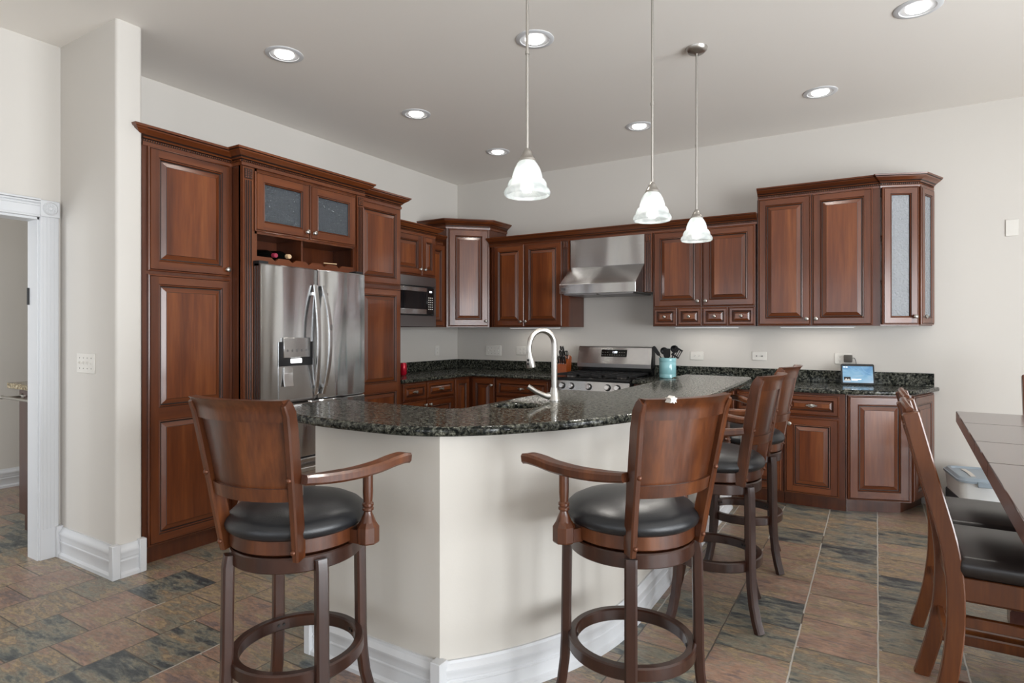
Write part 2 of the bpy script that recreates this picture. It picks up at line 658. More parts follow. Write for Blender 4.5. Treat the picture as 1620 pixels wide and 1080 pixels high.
def copytree(o, parent=None):
    c = o.copy()
    C.objects.link(c)
    if parent:
        c.parent = parent
    for ch in list(o.children):
        copytree(ch, c)
    return c


def smoothpath(pts, n=6, closed=False):
    """Catmull-Rom through 2-D/3-D points"""
    P = [Vector(p) for p in pts]
    out = []
    k = len(P)
    rng = range(k) if closed else range(k - 1)
    for i in rng:
        p0 = P[(i - 1) % k] if closed or i > 0 else P[0]
        p1 = P[i]
        p2 = P[(i + 1) % k]
        p3 = P[(i + 2) % k] if closed or i + 2 < k else P[-1]
        for j in range(n):
            t = j / n
            out.append(0.5 * ((2 * p1) + (p2 - p0) * t + (2 * p0 - 5 * p1 + 4 * p2 - p3) * t * t + (3 * p1 - p0 - 3 * p2 + p3) * t ** 3))
    if not closed:
        out.append(P[-1])
    return out


def slab(name, loops, ztop, thick, bev, material, parent=None):
    """flat slab with rounded edge from outline loops (later loops are holes)"""
    cu = D.curves.new(name, 'CURVE')
    cu.dimensions = '2D'
    cu.fill_mode = 'BOTH'
    cu.extrude = thick / 2 - bev
    cu.bevel_depth = bev
    cu.bevel_resolution = 4
    cu.offset = -bev
    for lp in loops:
        s = cu.splines.new('POLY')
        s.points.add(len(lp) - 1)
        for p, q in zip(s.points, lp):
            p.co = (q[0], q[1], 0, 1)
        s.use_cyclic_u = True
    t = D.objects.new(name + '_c', cu)
    C.objects.link(t)
    dg = bpy.context.evaluated_depsgraph_get()
    me = D.meshes.new_from_object(t.evaluated_get(dg))
    D.objects.remove(t)
    D.curves.remove(cu)
    me.transform(Matrix.Translation((0, 0, ztop - thick / 2)))
    me.materials.clear()
    me.materials.append(M[material])
    me.polygons.foreach_set('use_smooth', [True] * len(me.polygons))
    me.set_sharp_from_angle(angle=R(50))
    o = D.objects.new(name, me)
    C.objects.link(o)
    if parent:
        o.parent = parent
    return o


def rrect(x0, x1, y0, y1, r, n=5):
    o = []
    for cx, cy, a in ((x1 - r, y1 - r, 0), (x0 + r, y1 - r, 90), (x0 + r, y0 + r, 180), (x1 - r, y0 + r, 270)):
        for i in range(n + 1):
            t = R(a + 90 * i / n)
            o.append((cx + r * math.cos(t), cy + r * math.sin(t)))
    return o


def text(name, s, size, loc, rot, m, parent=None, depth=0.0006):
    cu = D.curves.new(name, 'FONT')
    cu.body = s
    cu.size = size
    cu.extrude = depth
    cu.align_x = 'CENTER'
    cu.align_y = 'CENTER'
    t = D.objects.new(name + '_c', cu)
    C.objects.link(t)
    dg = bpy.context.evaluated_depsgraph_get()
    me = D.meshes.new_from_object(t.evaluated_get(dg))
    D.objects.remove(t)
    D.curves.remove(cu)
    me.materials.clear()
    me.materials.append(M[m])
    o = D.objects.new(name, me)
    C.objects.link(o)
    o.location = loc
    o.rotation_euler = rot
    if parent:
        o.parent = parent
    return o


# ---------------------------------------------------------------- room shell
H = 3.048
XR, YF = 8.0, -9.3          # inner faces of the right and front walls
obj('floor', bx(-2.5, XR + 0.3, YF - 0.3, 0.3, -0.12, 0), 'slate', kind='structure', smooth=0)
obj('ceiling', bx(-2.5, XR + 0.3, YF - 0.3, 0.3, H, H + 0.15), 'ceil', kind='structure', smooth=0)
obj('wall_back', bx(-0.12, XR + 0.15, 0, 0.15, 0, H), 'wall', kind='structure', smooth=0)
DY0, DY1, DZ = -4.98, -4.085, 2.015        # doorway in the left wall
b = B()
box(b, -0.12, 0, DY1, 0, 0, H)
box(b, -0.12, 0, YF, DY0, 0, H)
box(b, -0.12, 0, DY0, DY1, DZ, H)
obj('wall_left', b, 'wall', kind='structure', smooth=0)
b = B()
prism(b, rrect(-0.03, 0.662, -3.985, -3.848, 0.02), 0, H)
obj('wall_wing', b, 'wall', kind='structure', smooth=30)
# right and front walls with window openings


def pierced(along, pos, lo, hi, wins, z0, z1, thick, name):
    b = B()
    edges = sorted((c - w / 2, c + w / 2) for c, w in wins)

    def bb(a0, a1, zz0, zz1):
        if along == 'y':
            box(b, pos, pos + thick, a0, a1, zz0, zz1)
        else:
            box(b, a0, a1, pos - thick, pos, zz0, zz1)
    cur = lo
    for a, c in edges:
        bb(cur, a, 0, H)
        bb(a, c, 0, z0)
        bb(a, c, z1, H)
        cur = c
    bb(cur, hi, 0, H)
    obj(name, b, 'wall', kind='structure', smooth=0)


pierced('y', XR, YF - 0.1, 0.1, WIN_R, 0.04, 2.42, 0.14, 'wall_right')
pierced('x', YF, -0.12, XR + 0.14, WIN_F, 0.45, 2.45, 0.14, 'wall_front')
# hall beyond the doorway
obj('wall_hall', bx(-2.34, -2.2, YF, 0.1, 0, H), 'wall', kind='structure', smooth=0)
obj('wall_hallend', bx(-2.2, -0.12, -2.75, -2.63, 0, H), 'wall', kind='structure', smooth=0)


def baseprof(h=0.17):
    s = h / 0.17
    return [(0.0, 0.0), (0.030, 0.0), (0.030, 0.018 * s), (0.022, 0.024 * s), (0.018, 0.028 * s), (0.018, 0.078 * s), (0.021, 0.082 * s), (0.021, 0.088 * s), (0.017, 0.092 * s), (0.017, 0.098 * s),
            (0.021, 0.102 * s), (0.021, 0.122 * s), (0.024, 0.128 * s), (0.024, 0.140 * s), (0.017, 0.150 * s), (0.010, 0.158 * s), (0.008, 0.170 * s), (0.0, 0.170 * s)]


def run(bm, path, prof, z0=0.0, m=0, closed=False):
    """extrude a (out, up) profile along a polyline, outward = right-hand side of travel"""
    P = [Vector(p[:2]) for p in path]
    n = len(P)
    rings = []
    for i in range(n):
        d1 = (P[i] - P[i - 1]).normalized() if i > 0 else None
        d2 = (P[i + 1] - P[i]).normalized() if i < n - 1 else None
        n1 = Vector((d1.y, -d1.x)) if d1 else None
        n2 = Vector((d2.y, -d2.x)) if d2 else None
        if n1 is None:
            mvec = n2
        elif n2 is None:
            mvec = n1
        else:
            mvec = (n1 + n2).normalized()
            mvec = mvec / max(0.3, mvec.dot(n1))
        rings.append([bm.verts.new((P[i].x + mvec.x * o, P[i].y + mvec.y * o, z0 + u)) for o, u in prof])
    k = len(prof)
    for a, c in zip(rings, rings[1:]):
        for i in range(k):
            j = (i + 1) % k
            f = bm.faces.new((a[i], a[j], c[j], c[i]))
            f.material_index = m
    bm.faces.new(rings[0]).material_index = m
    bm.faces.new(rings[-1][::-1]).material_index = m


b = B()
run(b, [(0.002, -3.985), (0.662, -3.985)], baseprof(0.175))
run(b, [(0.662, -3.985), (0.662, -3.848)], baseprof(0.175))
box(b, 0.655, 0.697, -4.02, -3.978, 0, 0.185, bev=0.003)       # corner block
box(b, 0.655, 0.697, -3.878, -3.842, 0, 0.185, bev=0.003)      # end block
box(b, 0.003, 0.042, -4.02, -3.985, 0, 0.185, bev=0.003)
obj('baseboard_wing', b, 'white', kind='structure')
b = B()
run(b, [(4.64, 0), (XR, 0)][::-1], [(-o, u) for o, u in baseprof(0.15)])
obj('baseboard_back', b, 'white', kind='structure')
b = B()
run(b, [(-2.2, -2.76), (-2.2, YF)], [(-o, u) for o, u in baseprof(0.16)])
obj('baseboard_hall', b, 'white', kind='structure')
# doorway: jambs, casing, rosette
door = D.objects.new('door_1', None)
C.objects.link(door)
door['kind'] = 'structure'
b = B()
box(b, -0.125, 0.005, DY1 - 0.018, DY1, 0, DZ)
box(b, -0.125, 0.005, DY0, DY0 + 0.018, 0, DZ)
box(b, -0.125, 0.005, DY0, DY1, DZ - 0.018, DZ)
obj('jamb', b, 'white', door, smooth=0)
for yy in (DY1 - 0.01, DY0 - 0.083):
    b = B()
    box(b, 0, 0.022, yy, yy + 0.093, 0, DZ + 0.005, bev=0.002)
    for i in range(4):
        yc = yy + 0.018 + i * 0.019
        box(b, 0.0215, 0.0245, yc - 0.005, yc + 0.005, 0.18, DZ, bev=0.001)
    obj('casing', b, 'white', door)
b = B()
box(b, 0, 0.022, DY0 - 0.0, DY1 - 0.01, DZ - 0.005, DZ + 0.095, bev=0.002)
for zz, o in ((0.06, 0.027), (0.076, 0.032), (0.090, 0.038)):
    box(b, 0, o, DY0, DY1 - 0.01, DZ + zz, DZ + zz + 0.012, bev=0.002)
box(b, 0, 0.026, DY0, DY1 - 0.01, DZ - 0.004, DZ + 0.008, bev=0.002)
obj('head_casing', b, 'white', door)
b = B()
box(b, 0, 0.03, DY1 - 0.012, DY1 + 0.087, DZ, DZ + 0.098, bev=0.003)
lathe(b, [(0.0, 0.036), (0.008, 0.037), (0.012, 0.033), (0.028, 0.034), (0.033, 0.038), (0.038, 0.034), (0.040, 0.028)], 24, (0, DY1 + 0.038, DZ + 0.05), mtx=Matrix.Rotation(PI / 2, 4, 'Y'))
for k in range(10):
    a = 2 * PI * k / 10
    t = B()
    lathe(t, [(0, 0.0), (0.005, 0.002), (0.006, 0.005), (0, 0.009)], 8)
    join(b, t, 0, Matrix.Translation((0.031, DY1 + 0.038 + 0.020 * math.cos(a), DZ + 0.05 + 0.020 * math.sin(a))) @ Matrix.Rotation(PI / 2, 4, 'Y'))
obj('rosette', b, 'white', door)
obj('hinge', bx(-0.11, -0.10, DY1 - 0.028, DY1 - 0.0185, 1.50, 1.60), 'blackm', door, smooth=0)

# windows of the unseen walls: frames and mullions only seen in reflections
for k, (yc, w) in enumerate(WIN_R):
    b = B()
    for yy in (yc - w / 2, yc + w / 2 - 0.05, yc - 0.03):
        box(b, XR - 0.01, XR - 0.06 + 0.01, yy, yy + 0.05, 0.04, 2.42)
    for zz in (0.04, 2.37, 1.3):
        box(b, XR - 0.01, XR - 0.05, yc - w / 2, yc + w / 2, zz, zz + 0.05)
    obj('window_%d' % (k + 1), b, 'white', kind='structure', smooth=0)
for k, (xc, w) in enumerate(WIN_F):
    b = B()
    for xx in (xc - w / 2, xc + w / 2 - 0.05, xc - 0.03):
        box(b, xx, xx + 0.05, YF + 0.01, YF + 0.05, 0.45, 2.45)
    for zz in (0.45, 2.40, 1.4):
        box(b, xc - w / 2, xc + w / 2, YF + 0.01, YF + 0.05, zz, zz + 0.05)
    obj('window_%d' % (k + 4), b, 'white', kind='structure', smooth=0)

# ---------------------------------------------------------------- cabinet parts
# local frame of a cabinet: x to the right seen from its front, -y out of the front, z up


def nest(bm, x0, x1, z0, z1, steps, mcenter=0):
    """nested rectangles: steps = [(inset, y, (mat_side, mat_topbottom)), ...]; last ring is filled"""
    prev = None
    for ins, y, mm in steps:
        v = [bm.verts.new(p) for p in ((x0 + ins, y, z0 + ins), (x1 - ins, y, z0 + ins), (x1 - ins, y, z1 - ins), (x0 + ins, y, z1 - ins))]
        if prev:
            for i in range(4):
                j = (i + 1) % 4
                f = bm.faces.new((prev[i], prev[j], v[j], v[i]))
                f.material_index = mm[0] if i in (1, 3) else mm[1]
        prev = v
    if mcenter is not None:
        bm.faces.new(prev).material_index = mcenter
    return prev


WX, GZ = (0, 1), (2, 2)      # wood (stiles vertical grain, rails horizontal), glaze


def door_mesh(x0, x1, z0, z1, fw=0.056, t=0.021, rails=(), glass=False, hgrain=False):
    """raised panel door; rails = list of (z_low, z_high) of middle rails"""
    bm = B()
    W = (1, 1) if hgrain else WX
    v0 = nest(bm, x0, x1, z0, z1, [(0, 0, W), (0, -t + 0.008, W), (0.003, -t + 0.005, W), (0.008, -t + 0.004, W), (0.0105, -t + 0.0062, GZ), (0.013, -t, W)], None)
    i = 0.013
    ops = []
    zz = z0 + fw
    for a, c in list(rails) + [(z1 - fw, None)]:
        ops.append((zz, a))
        zz = c
    # flat frame
    def q(a, c, e, g, m):
        bm.faces.new([bm.verts.new(p) for p in ((a, -t, e), (c, -t, e), (c, -t, g), (a, -t, g))]).material_index = m
    q(x0 + i, x0 + fw, z0 + i, z1 - i, W[0])
    q(x1 - fw, x1 - i, z0 + i, z1 - i, W[0])
    zz = z0 + i
    for a, c in ops:
        q(x0 + fw, x1 - fw, zz, a, 1)
        zz = c
    q(x0 + fw, x1 - fw, zz, z1 - i, 1)
    s = min(1.0, min(x1 - x0, z1 - z0) / 0.26)
    for a, c in ops:
        st = [(0, -t, W), (0.003, -t + 0.004, GZ), (0.008 * s, -t + 0.001, W), (0.011 * s, -t + 0.006, W), (0.0135 * s, -t + 0.010, GZ)]
        if glass:
            st += [(0.0125 * s, -t + 0.016, GZ), (0.0125 * s, 0, GZ)]
            nest(bm, x0 + fw, x1 - fw, a, c, st, None)
        else:
            st += [(0.0185 * s, -t + 0.010, GZ), (0.043 * s, -t + 0.002, W), (0.0455 * s, -t + 0.0005, GZ)]
            nest(bm, x0 + fw, x1 - fw, a, c, st, 3)
    bmesh.ops.remove_doubles(bm, verts=list(bm.verts), dist=0.00005)
    return bm


def knob(parent, x, z, y=-0.021, r=0.0155):
    b = B()
    prof = [(0, 0.0), (0.009, 0.0), (0.009, 0.003), (0.0055, 0.006), (0.0055, 0.013), (r * 0.8, 0.016), (r, 0.020), (r * 0.95, 0.025), (r * 0.6, 0.029), (0, 0.030)]
    lathe(b, prof, 16, (x, y, z), mtx=Matrix.Rotation(PI / 2, 4, 'X'))
    return obj('knob', b, 'pewter', parent)


def pull(parent, x, z, y=-0.021, name='pull'):
    b = B()
    lathe(b, [(0, 0), (0.012, 0), (0.012, 0.003), (0.006, 0.006), (0.006, 0.014), (0.013, 0.018), (0.014, 0.024), (0, 0.029)], 16, (x, y, z), mtx=Matrix.Rotation(PI / 2, 4, 'X'))
    pts = [(-0.042, 0), (-0.034, 0.006), (-0.026, 0.0045), (-0.020, 0.011), (-0.010, 0.009), (0, 0.012), (0.010, 0.009), (0.020, 0.011), (0.026, 0.0045), (0.034, 0.006), (0.042, 0),
           (0.034, -0.006), (0.026, -0.0045), (0.020, -0.011), (0.010, -0.009), (0, -0.012), (-0.010, -0.009), (-0.020, -0.011), (-0.026, -0.0045), (-0.034, -0.006)]
    a = [b.verts.new((x + p, y, z + q)) for p, q in pts]
    c = [b.verts.new((x + p * 0.94, y - 0.004, z + q * 0.9)) for p, q in pts]
    n = len(pts)
    for i in range(n):
        b.faces.new((a[i], a[(i + 1) % n], c[(i + 1) % n], c[i]))
    b.faces.new(c)
    return obj(name, b, 'pewter', parent)


WM = ['wood', 'woodx', 'glaze', 'panel']


def door_part(root, x0, x1, z0, z1, kn=None, name='door', **k):
    d = obj(name, door_mesh(x0, x1, z0, z1, **k), WM, root, smooth=0)
    if k.get('glass'):
        fw = k.get('fw', 0.056)
        g = obj('glass_pane', bx(x0 + fw + 0.008, x1 - fw - 0.008, -0.009, -0.005, z0 + fw + 0.008, z1 - fw - 0.008), 'seeded', d, smooth=0)
    if kn:
        knob(d, *kn)
    return d


def drawer_part(root, x0, x1, z0, z1, kind='pull', fw=0.036):
    d = obj('drawer', door_mesh(x0, x1, z0, z1, fw=fw, hgrain=True), WM, root, smooth=0)
    if kind == 'pull':
        pull(d, (x0 + x1) / 2, (z0 + z1) / 2)
    elif kind == 'knob':
        knob(d, (x0 + x1) / 2, (z0 + z1) / 2, r=0.014)
    return d


CROWN = [(-0.012, 0), (0.006, 0), (0.009, 0.012), (0.009, 0.020), (0.004, 0.022), (0.004, 0.036), (0.013, 0.040), (0.017, 0.048), (0.026, 0.056), (0.042, 0.068), (0.055, 0.077), (0.058, 0.084), (0.066, 0.088), (0.070, 0.100), (-0.012, 0.100)]


def crown(parent, path, z0, h=0.10):
    """crown moulding with a rope bead; path in the cabinet's frame, outward on the right of travel"""
    b = B()
    s = h / 0.10
    pr = [(o, u * s) for o, u in CROWN]
    run(b, path, pr, z0)
    k = len(pr)
    b.faces.ensure_lookup_table()
    for i in range((len(path) - 1) * k):
        if i % k in (3, 4, 5, 7, 11):
            b.faces[i].material_index = 1
    o = obj('crown_moulding', b, ['woodx', 'glaze'], parent, smooth=25)
    r = B()
    P = [Vector(p[:2]) for p in path]
    for a, c in zip(P, P[1:]):
        L = (c - a).length
        d = (c - a).normalized()
        nrm = Vector((d.y, -d.x))
        n = max(1, int(L / 0.013))
        for i in range(n):
            p = a + d * ((i + 0.5) * L / n) + nrm * 0.006
            z = z0 + 0.029 * s
            q = [(-0.0060, -0.0062), (0.0008, -0.0062), (0.0060, 0.0062), (-0.0008, 0.0062)]
            lo = [r.verts.new((p.x + d.x * u - nrm.x * 0.003, p.y + d.y * u - nrm.y * 0.003, z + w)) for u, w in q]
            hi = [r.verts.new((p.x + d.x * u * 0.6 + nrm.x * 0.005, p.y + d.y * u * 0.6 + nrm.y * 0.005, z + w * 0.6)) for u, w in q]
            for k in range(4):
                r.faces.new((lo[k], lo[(k + 1) % 4], hi[(k + 1) % 4], hi[k]))
            r.faces.new(hi)
    rr = obj('rope_bead', r, 'panel', o, smooth=0)
    return o


def pilaster(root, x0, x1, z0, z1, y, cap=0.075, flute_to=None):
    """fluted pilaster with a carved block on top; y is its back plane"""
    b = B()
    w = x1 - x0
    zb = z1 - cap
    box(b, x0, x1, y - 0.018, y, z0, z1, m=0)
    fz = flute_to if flute_to else z0
    for k in range(3):
        xc = x0 + w * (0.27 + 0.23 * k)
        hw = w * 0.07
        box(b, xc - hw, xc + hw, y - 0.0185, y - 0.010, fz, zb - 0.01, m=1)
    for xx in (x0 + w * 0.155, x0 + w * 0.385, x0 + w * 0.615, x0 + w * 0.845):
        box(b, xx - w * 0.035, xx + w * 0.035, y - 0.024, y - 0.018, fz, zb - 0.01, m=0, bev=0.001)
    p = obj('pilaster', b, ['wood', 'glaze'], root, smooth=0)
    c = B()
    box(c, x0 + w * 0.14, x1 - w * 0.14, y - 0.024, y - 0.018, zb, z1 - 0.012, m=1, bev=0.001)
    for a in range(4):
        for k in range(3):
            t = B()
            lathe(t, [(0, 0.004), (0.004, 0.003), (0.006, 0)], 6)
            join(c, t, 0, Matrix.Translation((x0 + w * (0.28 + 0.22 * k) + random.uniform(-.002, .002), y - 0.0238, zb + 0.010 + a * 0.014)) @ Matrix.Rotation(PI / 2, 4, 'X') @ Matrix.Scale(1.3, 4, (0, 1, 0)))
    obj('carved_block', c, ['wood', 'glaze'], p, smooth=0)
    return p


RL = PI / 2      # rotation for cabinets on the left wall: local x -> +Y, front faces +X

# --- pantry (left wall). origin at (front plane x=0.635, y=-3.84)
pc = thing('pantry_cabinet', 'tall two-door cherry pantry cabinet beside the white wall end', 'cabinet', (0.635, -3.838, 0), RL)
W_ = 0.553
obj('carcass', bx(0, W_, 0, 0.63, 0.10, 2.42), 'carc', pc, smooth=0)
obj('toe_kick', bx(0, W_, 0.045, 0.60, 0, 0.10), 'carc', pc, smooth=0)
door_part(pc, 0.026, 0.533, 1.69, 2.402, kn=(0.505, 1.735))
door_part(pc, 0.026, 0.533, 0.112, 1.672, rails=[(0.828, 0.902)])
cw = crown(pc, [(0.0, 0.0), (W_, 0.0)], 2.402, 0.10)
b = B()
ra, rb, rc = [], [], []
for o_, u_ in CROWN[1:-1]:
    q = max(o_, 0.0285)
    ra.append(b.verts.new((0.0, -q, 2.402 + u_)))
    rb.append(b.verts.new((-max(o_, 0.004), -q, 2.402 + u_)))
    rc.append(b.verts.new((-max(o_, 0.004), -0.0285, 2.402 + u_)))
for i in range(len(ra) - 1):
    if i >= 7:
        b.faces.new((ra[i], ra[i + 1], rb[i + 1], rb[i]))
        b.faces.new((rb[i], rb[i + 1], rc[i + 1], rc[i]))
b.faces.new((ra[-1], rb[-1], rc[-1]))
obj('crown_return', b, 'woodx', cw, smooth=25)

# --- refrigerator surround
fs = thing('refrigerator_surround', 'deep cherry cabinet with two seeded glass doors above the steel refrigerator', 'cabinet', (0.722, -3.283, 0), RL)
FW = 1.058
b = B()
box(b, 0, 0.030, 0, 0.715, 0, 2.41)
box(b, FW - 0.030, FW, 0, 0.715, 0, 2.41)
obj('side_panel', b, 'carc', fs, smooth=0)
b = B()
box(b, 0.03, FW - 0.03, 0.30, 0.32, 1.79, 2.41)         # back of cubby and glass cupboard
box(b, 0.03, FW - 0.03, 0.0, 0.30, 2.40, 2.41)
box(b, 0.03, FW - 0.03, 0.004, 0.31, 1.988, 2.002)
box(b, 0.03, FW - 0.03, 0.004, 0.31, 1.785, 1.80)
box(b, 0.495, 0.51, 0.03, 0.31, 1.80, 1.99)
obj('shelf', b, 'carc', fs, smooth=0)
# face frame
b = B()
box(b, 0.0, 0.118, -0.001, 0.018, 1.79, 2.41)
box(b, FW - 0.118 + 0.02, FW, -0.001, 0.018, 1.79, 2.41)
box(b, 0.0, 0.085, -0.001, 0.018, 0.0, 1.80)
box(b, FW - 0.075, FW, -0.001, 0.018, 0.0, 1.80)
box(b, 0.1, FW - 0.09, -0.001, 0.018, 2.385, 2.41)
box(b, 0.1, FW - 0.09, -0.001, 0.018, 1.982, 2.012)
obj('face_frame', b, 'wood', fs, smooth=0)
pilaster(fs, 0.004, 0.080, 0.0, 2.40, -0.001)
pilaster(fs, FW - 0.072, FW - 0.004, 0.0, 2.40, -0.001)
xm = 0.535
door_part(fs, 0.095, xm - 0.003, 1.998, 2.388, kn=(xm - 0.032, 2.045), glass=True, fw=0.062)
door_part(fs, xm + 0.003, FW - 0.086, 1.998, 2.388, kn=(xm + 0.032, 2.045), glass=True, fw=0.062)
crown(fs, [(0.0, 0.086), (0.0, -0.016), (FW, -0.016), (FW, 0.086)], 2.405, 0.10)
# scalloped wine rail
b = B()
n = 60
top = []
xa, xb = 0.118, FW - 0.098
for i in range(n + 1):
    x = xa + (xb - xa) * i / n
    ph = (x - xa) / (xb - xa) * 6
    fr = abs(ph - round(ph))
    z = 1.836 - (0.020 * (1 - (fr / 0.16) ** 2) if fr < 0.16 and 0.4 < ph < 5.6 else 0)
    top.append((x, z))
va = [b.verts.new((x, -0.001, z)) for x, z in top]
vb = [b.verts.new((x, 0.022, z)) for x, z in top]
la = [b.verts.new((x, -0.001, 1.775)) for x, z in top]
lb = [b.verts.new((x, 0.022, 1.775)) for x, z in top]
for i in range(n):
    b.faces.new((la[i], la[i + 1], va[i + 1], va[i]))
    b.faces.new((va[i], va[i + 1], vb[i + 1], vb[i]))
    b.faces.new((lb[i + 1], lb[i], vb[i], vb[i + 1]))
    b.faces.new((la[i + 1], la[i], lb[i], lb[i + 1]))
obj('wine_rail', b, 'woodx', fs, smooth=0)


def wine(y, z, capm, label):
    t = thing('wine_bottle', label, 'bottle', (0.0, y, z), 0, 'wine bottles in the rack')
    rot = Matrix.Translation((0.746, 0, 0)) @ Matrix.Rotation(R(5), 4, 'Y') @ Matrix.Translation((-0.746, 0, 0)) @ Matrix.Rotation(PI / 2, 4, 'Y')
    b = B()
    lathe(b, [(0, 0.46), (0.030, 0.46), (0.037, 0.466), (0.037, 0.635), (0.033, 0.660), (0.020, 0.690), (0.0145, 0.705), (0.0145, 0.725)], 20, mtx=rot)
    obj('bottle_body', b, 'bottle', t)
    b = B()
    lathe(b, [(0.0150, 0.712), (0.0155, 0.714), (0.0155, 0.742), (0.014, 0.746), (0, 0.746)], 16, mtx=rot)
    obj('foil_cap', b, capm, t)


wine(-3.035, 1.852, 'foil', 'dark wine bottle with pink foil cap lying in the rack')
wine(-2.925, 1.856, 'cork', 'dark wine bottle with pale cork end lying in the rack')
b = B()
bar(b, [(0.735, -2.62, 1.842), (0.735, -2.50, 1.845)], 0.008, 0.006, (1, 0, 0))
tag(obj('wooden_stick', b, 'cork'), 'thin pale stick lying on the wine rack rail above the refrigerator', 'stick')

# --- refrigerator
rf = thing('refrigerator', 'stainless steel french door refrigerator with water dispenser', 'refrigerator', (0.755, -3.206, 0), RL)
RW = 0.912
obj('cabinet_body', bx(0.004, RW - 0.004, 0.0, 0.68, 0.02, 1.762), 'fridge_side', rf, smooth=0)


def bowed(x0, x1, z0, z1, y0, bow=0.012, th=0.062, n=16, hole=None):
    """door slab with a gently bowed front"""
    b = B()
    xs = [x0 + (x1 - x0) * i / n for i in range(n + 1)]
    yf = lambda x: y0 - th - bow * (1 - ((x - x0) / (x1 - x0) * 2 - 1) ** 2)
    r = 0.008
    for i in range(n):
        a, c = xs[i], xs[i + 1]
        for (za, zb) in (((z0 + r), (z1 - r)),):
            b.faces.new([b.verts.new(p) for p in ((a, yf(a), za), (c, yf(c), za), (c, yf(c), zb), (a, yf(a), zb))])
        b.faces.new([b.verts.new(p) for p in ((a, yf(a), z1 - r), (c, yf(c), z1 - r), (c, yf(c) + r, z1), (a, yf(a) + r, z1))])
        b.faces.new([b.verts.new(p) for p in ((a, yf(a), z0 + r), (c, yf(c), z0 + r), (c, yf(c) + r, z0), (a, yf(a) + r, z0))])
        b.faces.new([b.verts.new(p) for p in ((a, yf(a) + r, z1), (c, yf(c) + r, z1), (c, y0, z1), (a, y0, z1))])
        b.faces.new([b.verts.new(p) for p in ((a, yf(a) + r, z0), (c, yf(c) + r, z0), (c, y0, z0), (a, y0, z0))])
    for x in (x0, x1):
        b.faces.new([b.verts.new(p) for p in ((x, yf(x), z0 + r), (x, yf(x) + r, z0), (x, y0, z0), (x, y0, z1), (x, yf(x) + r, z1), (x, yf(x), z1 - r))])
    bmesh.ops.remove_doubles(b, verts=list(b.verts), dist=0.0002)
    return b


d1 = obj('door', bowed(0, 0.4525, 0.865, 1.78, 0.0), 'steel_fridge', rf)
d2 = obj('door', bowed(0.4595, RW, 0.865, 1.78, 0.0), 'steel_fridge', rf)
for dd, x in ((d1, 0.405), (d2, 0.508)):
    b = B()
    pts = []
    for i in range(15):
        t = i / 14
        z = 0.90 + (1.665 - 0.90) * t
        pts.append((x + (0.018 if x < 0.45 else -0.018) * (2 * t - 1) ** 2, -0.082 - 0.058 * (1 - (2 * t - 1) ** 2), z))
    bar(b, pts, 0.030, 0.016, (1, 0, 0), rnd=0.2)
    for z, yy in ((0.955, -0.1), (1.605, -0.1)):
        box(b, x - 0.004 + (0.006 if x < .45 else -0.006), x + 0.016 + (0.006 if x < .45 else -0.006), -0.104, -0.064, z - 0.010, z + 0.010)
    obj('handle', b, 'steel', dd)
b = B()
box(b, 0.500, 0.520, -0.146, -0.139, 1.345, 1.385)
obj('handle_button', b, 'steel_dark', d2, smooth=0)
# dispenser: dark recess with cradle, panel, lamp, paddle
dp = B()
box(dp, 0.128, 0.400, -0.079, -0.070, 0.875, 1.272, m=0)
dps = obj('dispenser_recess', dp, 'steel', d1, smooth=0)
b = B()
box(b, 0.128, 0.155, -0.0815, -0.076, 1.11, 1.272, m=0)
box(b, 0.373, 0.400, -0.0815, -0.076, 1.11, 1.272, m=0)
box(b, 0.128, 0.400, -0.081, -0.076, 1.11, 1.165, m=0)
obj('dispenser_hood', b, 'blackm', dps, smooth=0)
obj('dispenser_panel', bx(0.155, 0.373, -0.092, -0.074, 1.165, 1.30, bev=0.003), 'steel', dps)
for k in range(5):
    obj('button', bx(0.176 + k * 0.038, 0.188 + k * 0.038, -0.0926, -0.091, 1.205, 1.220), 'steel_dark', dps, smooth=0)
obj('dispenser_light', bx(0.215, 0.305, -0.090, -0.078, 1.128, 1.158, bev=0.004), 'displight', dps)
b = B()
bar(b, [(0.195, -0.083, 1.10), (0.190, -0.088, 1.02), (0.190, -0.098, 0.975)], 0.075, 0.010, (1, 0, 0))
obj('dispenser_paddle', b, 'steel', dps)
obj('drip_tray', bx(0.13, 0.398, -0.098, -0.07, 0.868, 0.882, bev=0.003), 'steel_dark', dps)
for z0, z1 in ((0.475, 0.858), (0.07, 0.468)):
    dr = obj('freezer_drawer', bowed(0, RW, z0, z1, 0.0), 'steel_fridge', rf)
    b = B()
    pts = [(0.05 + 0.81 * i / 12, -0.092 - 0.040 * (1 - (i / 6 - 1) ** 2), z1 - 0.065) for i in range(13)]
    bar(b, pts, 0.030, 0.018, (0, 0, 1), rnd=0.2)
    for x in (0.06, 0.85):
        box(b, x - 0.012, x + 0.012, -0.098, -0.06, z1 - 0.078, z1 - 0.052)
    obj('handle', b, 'steel', dr)
obj('toe_grille', bx(0.01, RW - 0.01, -0.04, 0.0, 0.0, 0.06), 'blackm', rf, smooth=0)
for x in (0.0, RW - 0.07):
    obj('hinge_cover', bx(x, x + 0.07, -0.05, 0.10, 1.762, 1.80, bev=0.004), 'blackm', rf)
b = B()
lathe(b, [(0.006, 0), (0.013, 0), (0.013, 0.002), (0.0105, 0.003), (0.0105, 0.001), (0.006, 0.001)], 20, (RW - 0.035, -0.063, 1.735), mtx=Matrix.Rotation(PI / 2, 4, 'X'))
box(b, RW - 0.037, RW - 0.033, -0.066, -0.063, 1.728, 1.742)
obj('badge', b, 'chrome', rf)

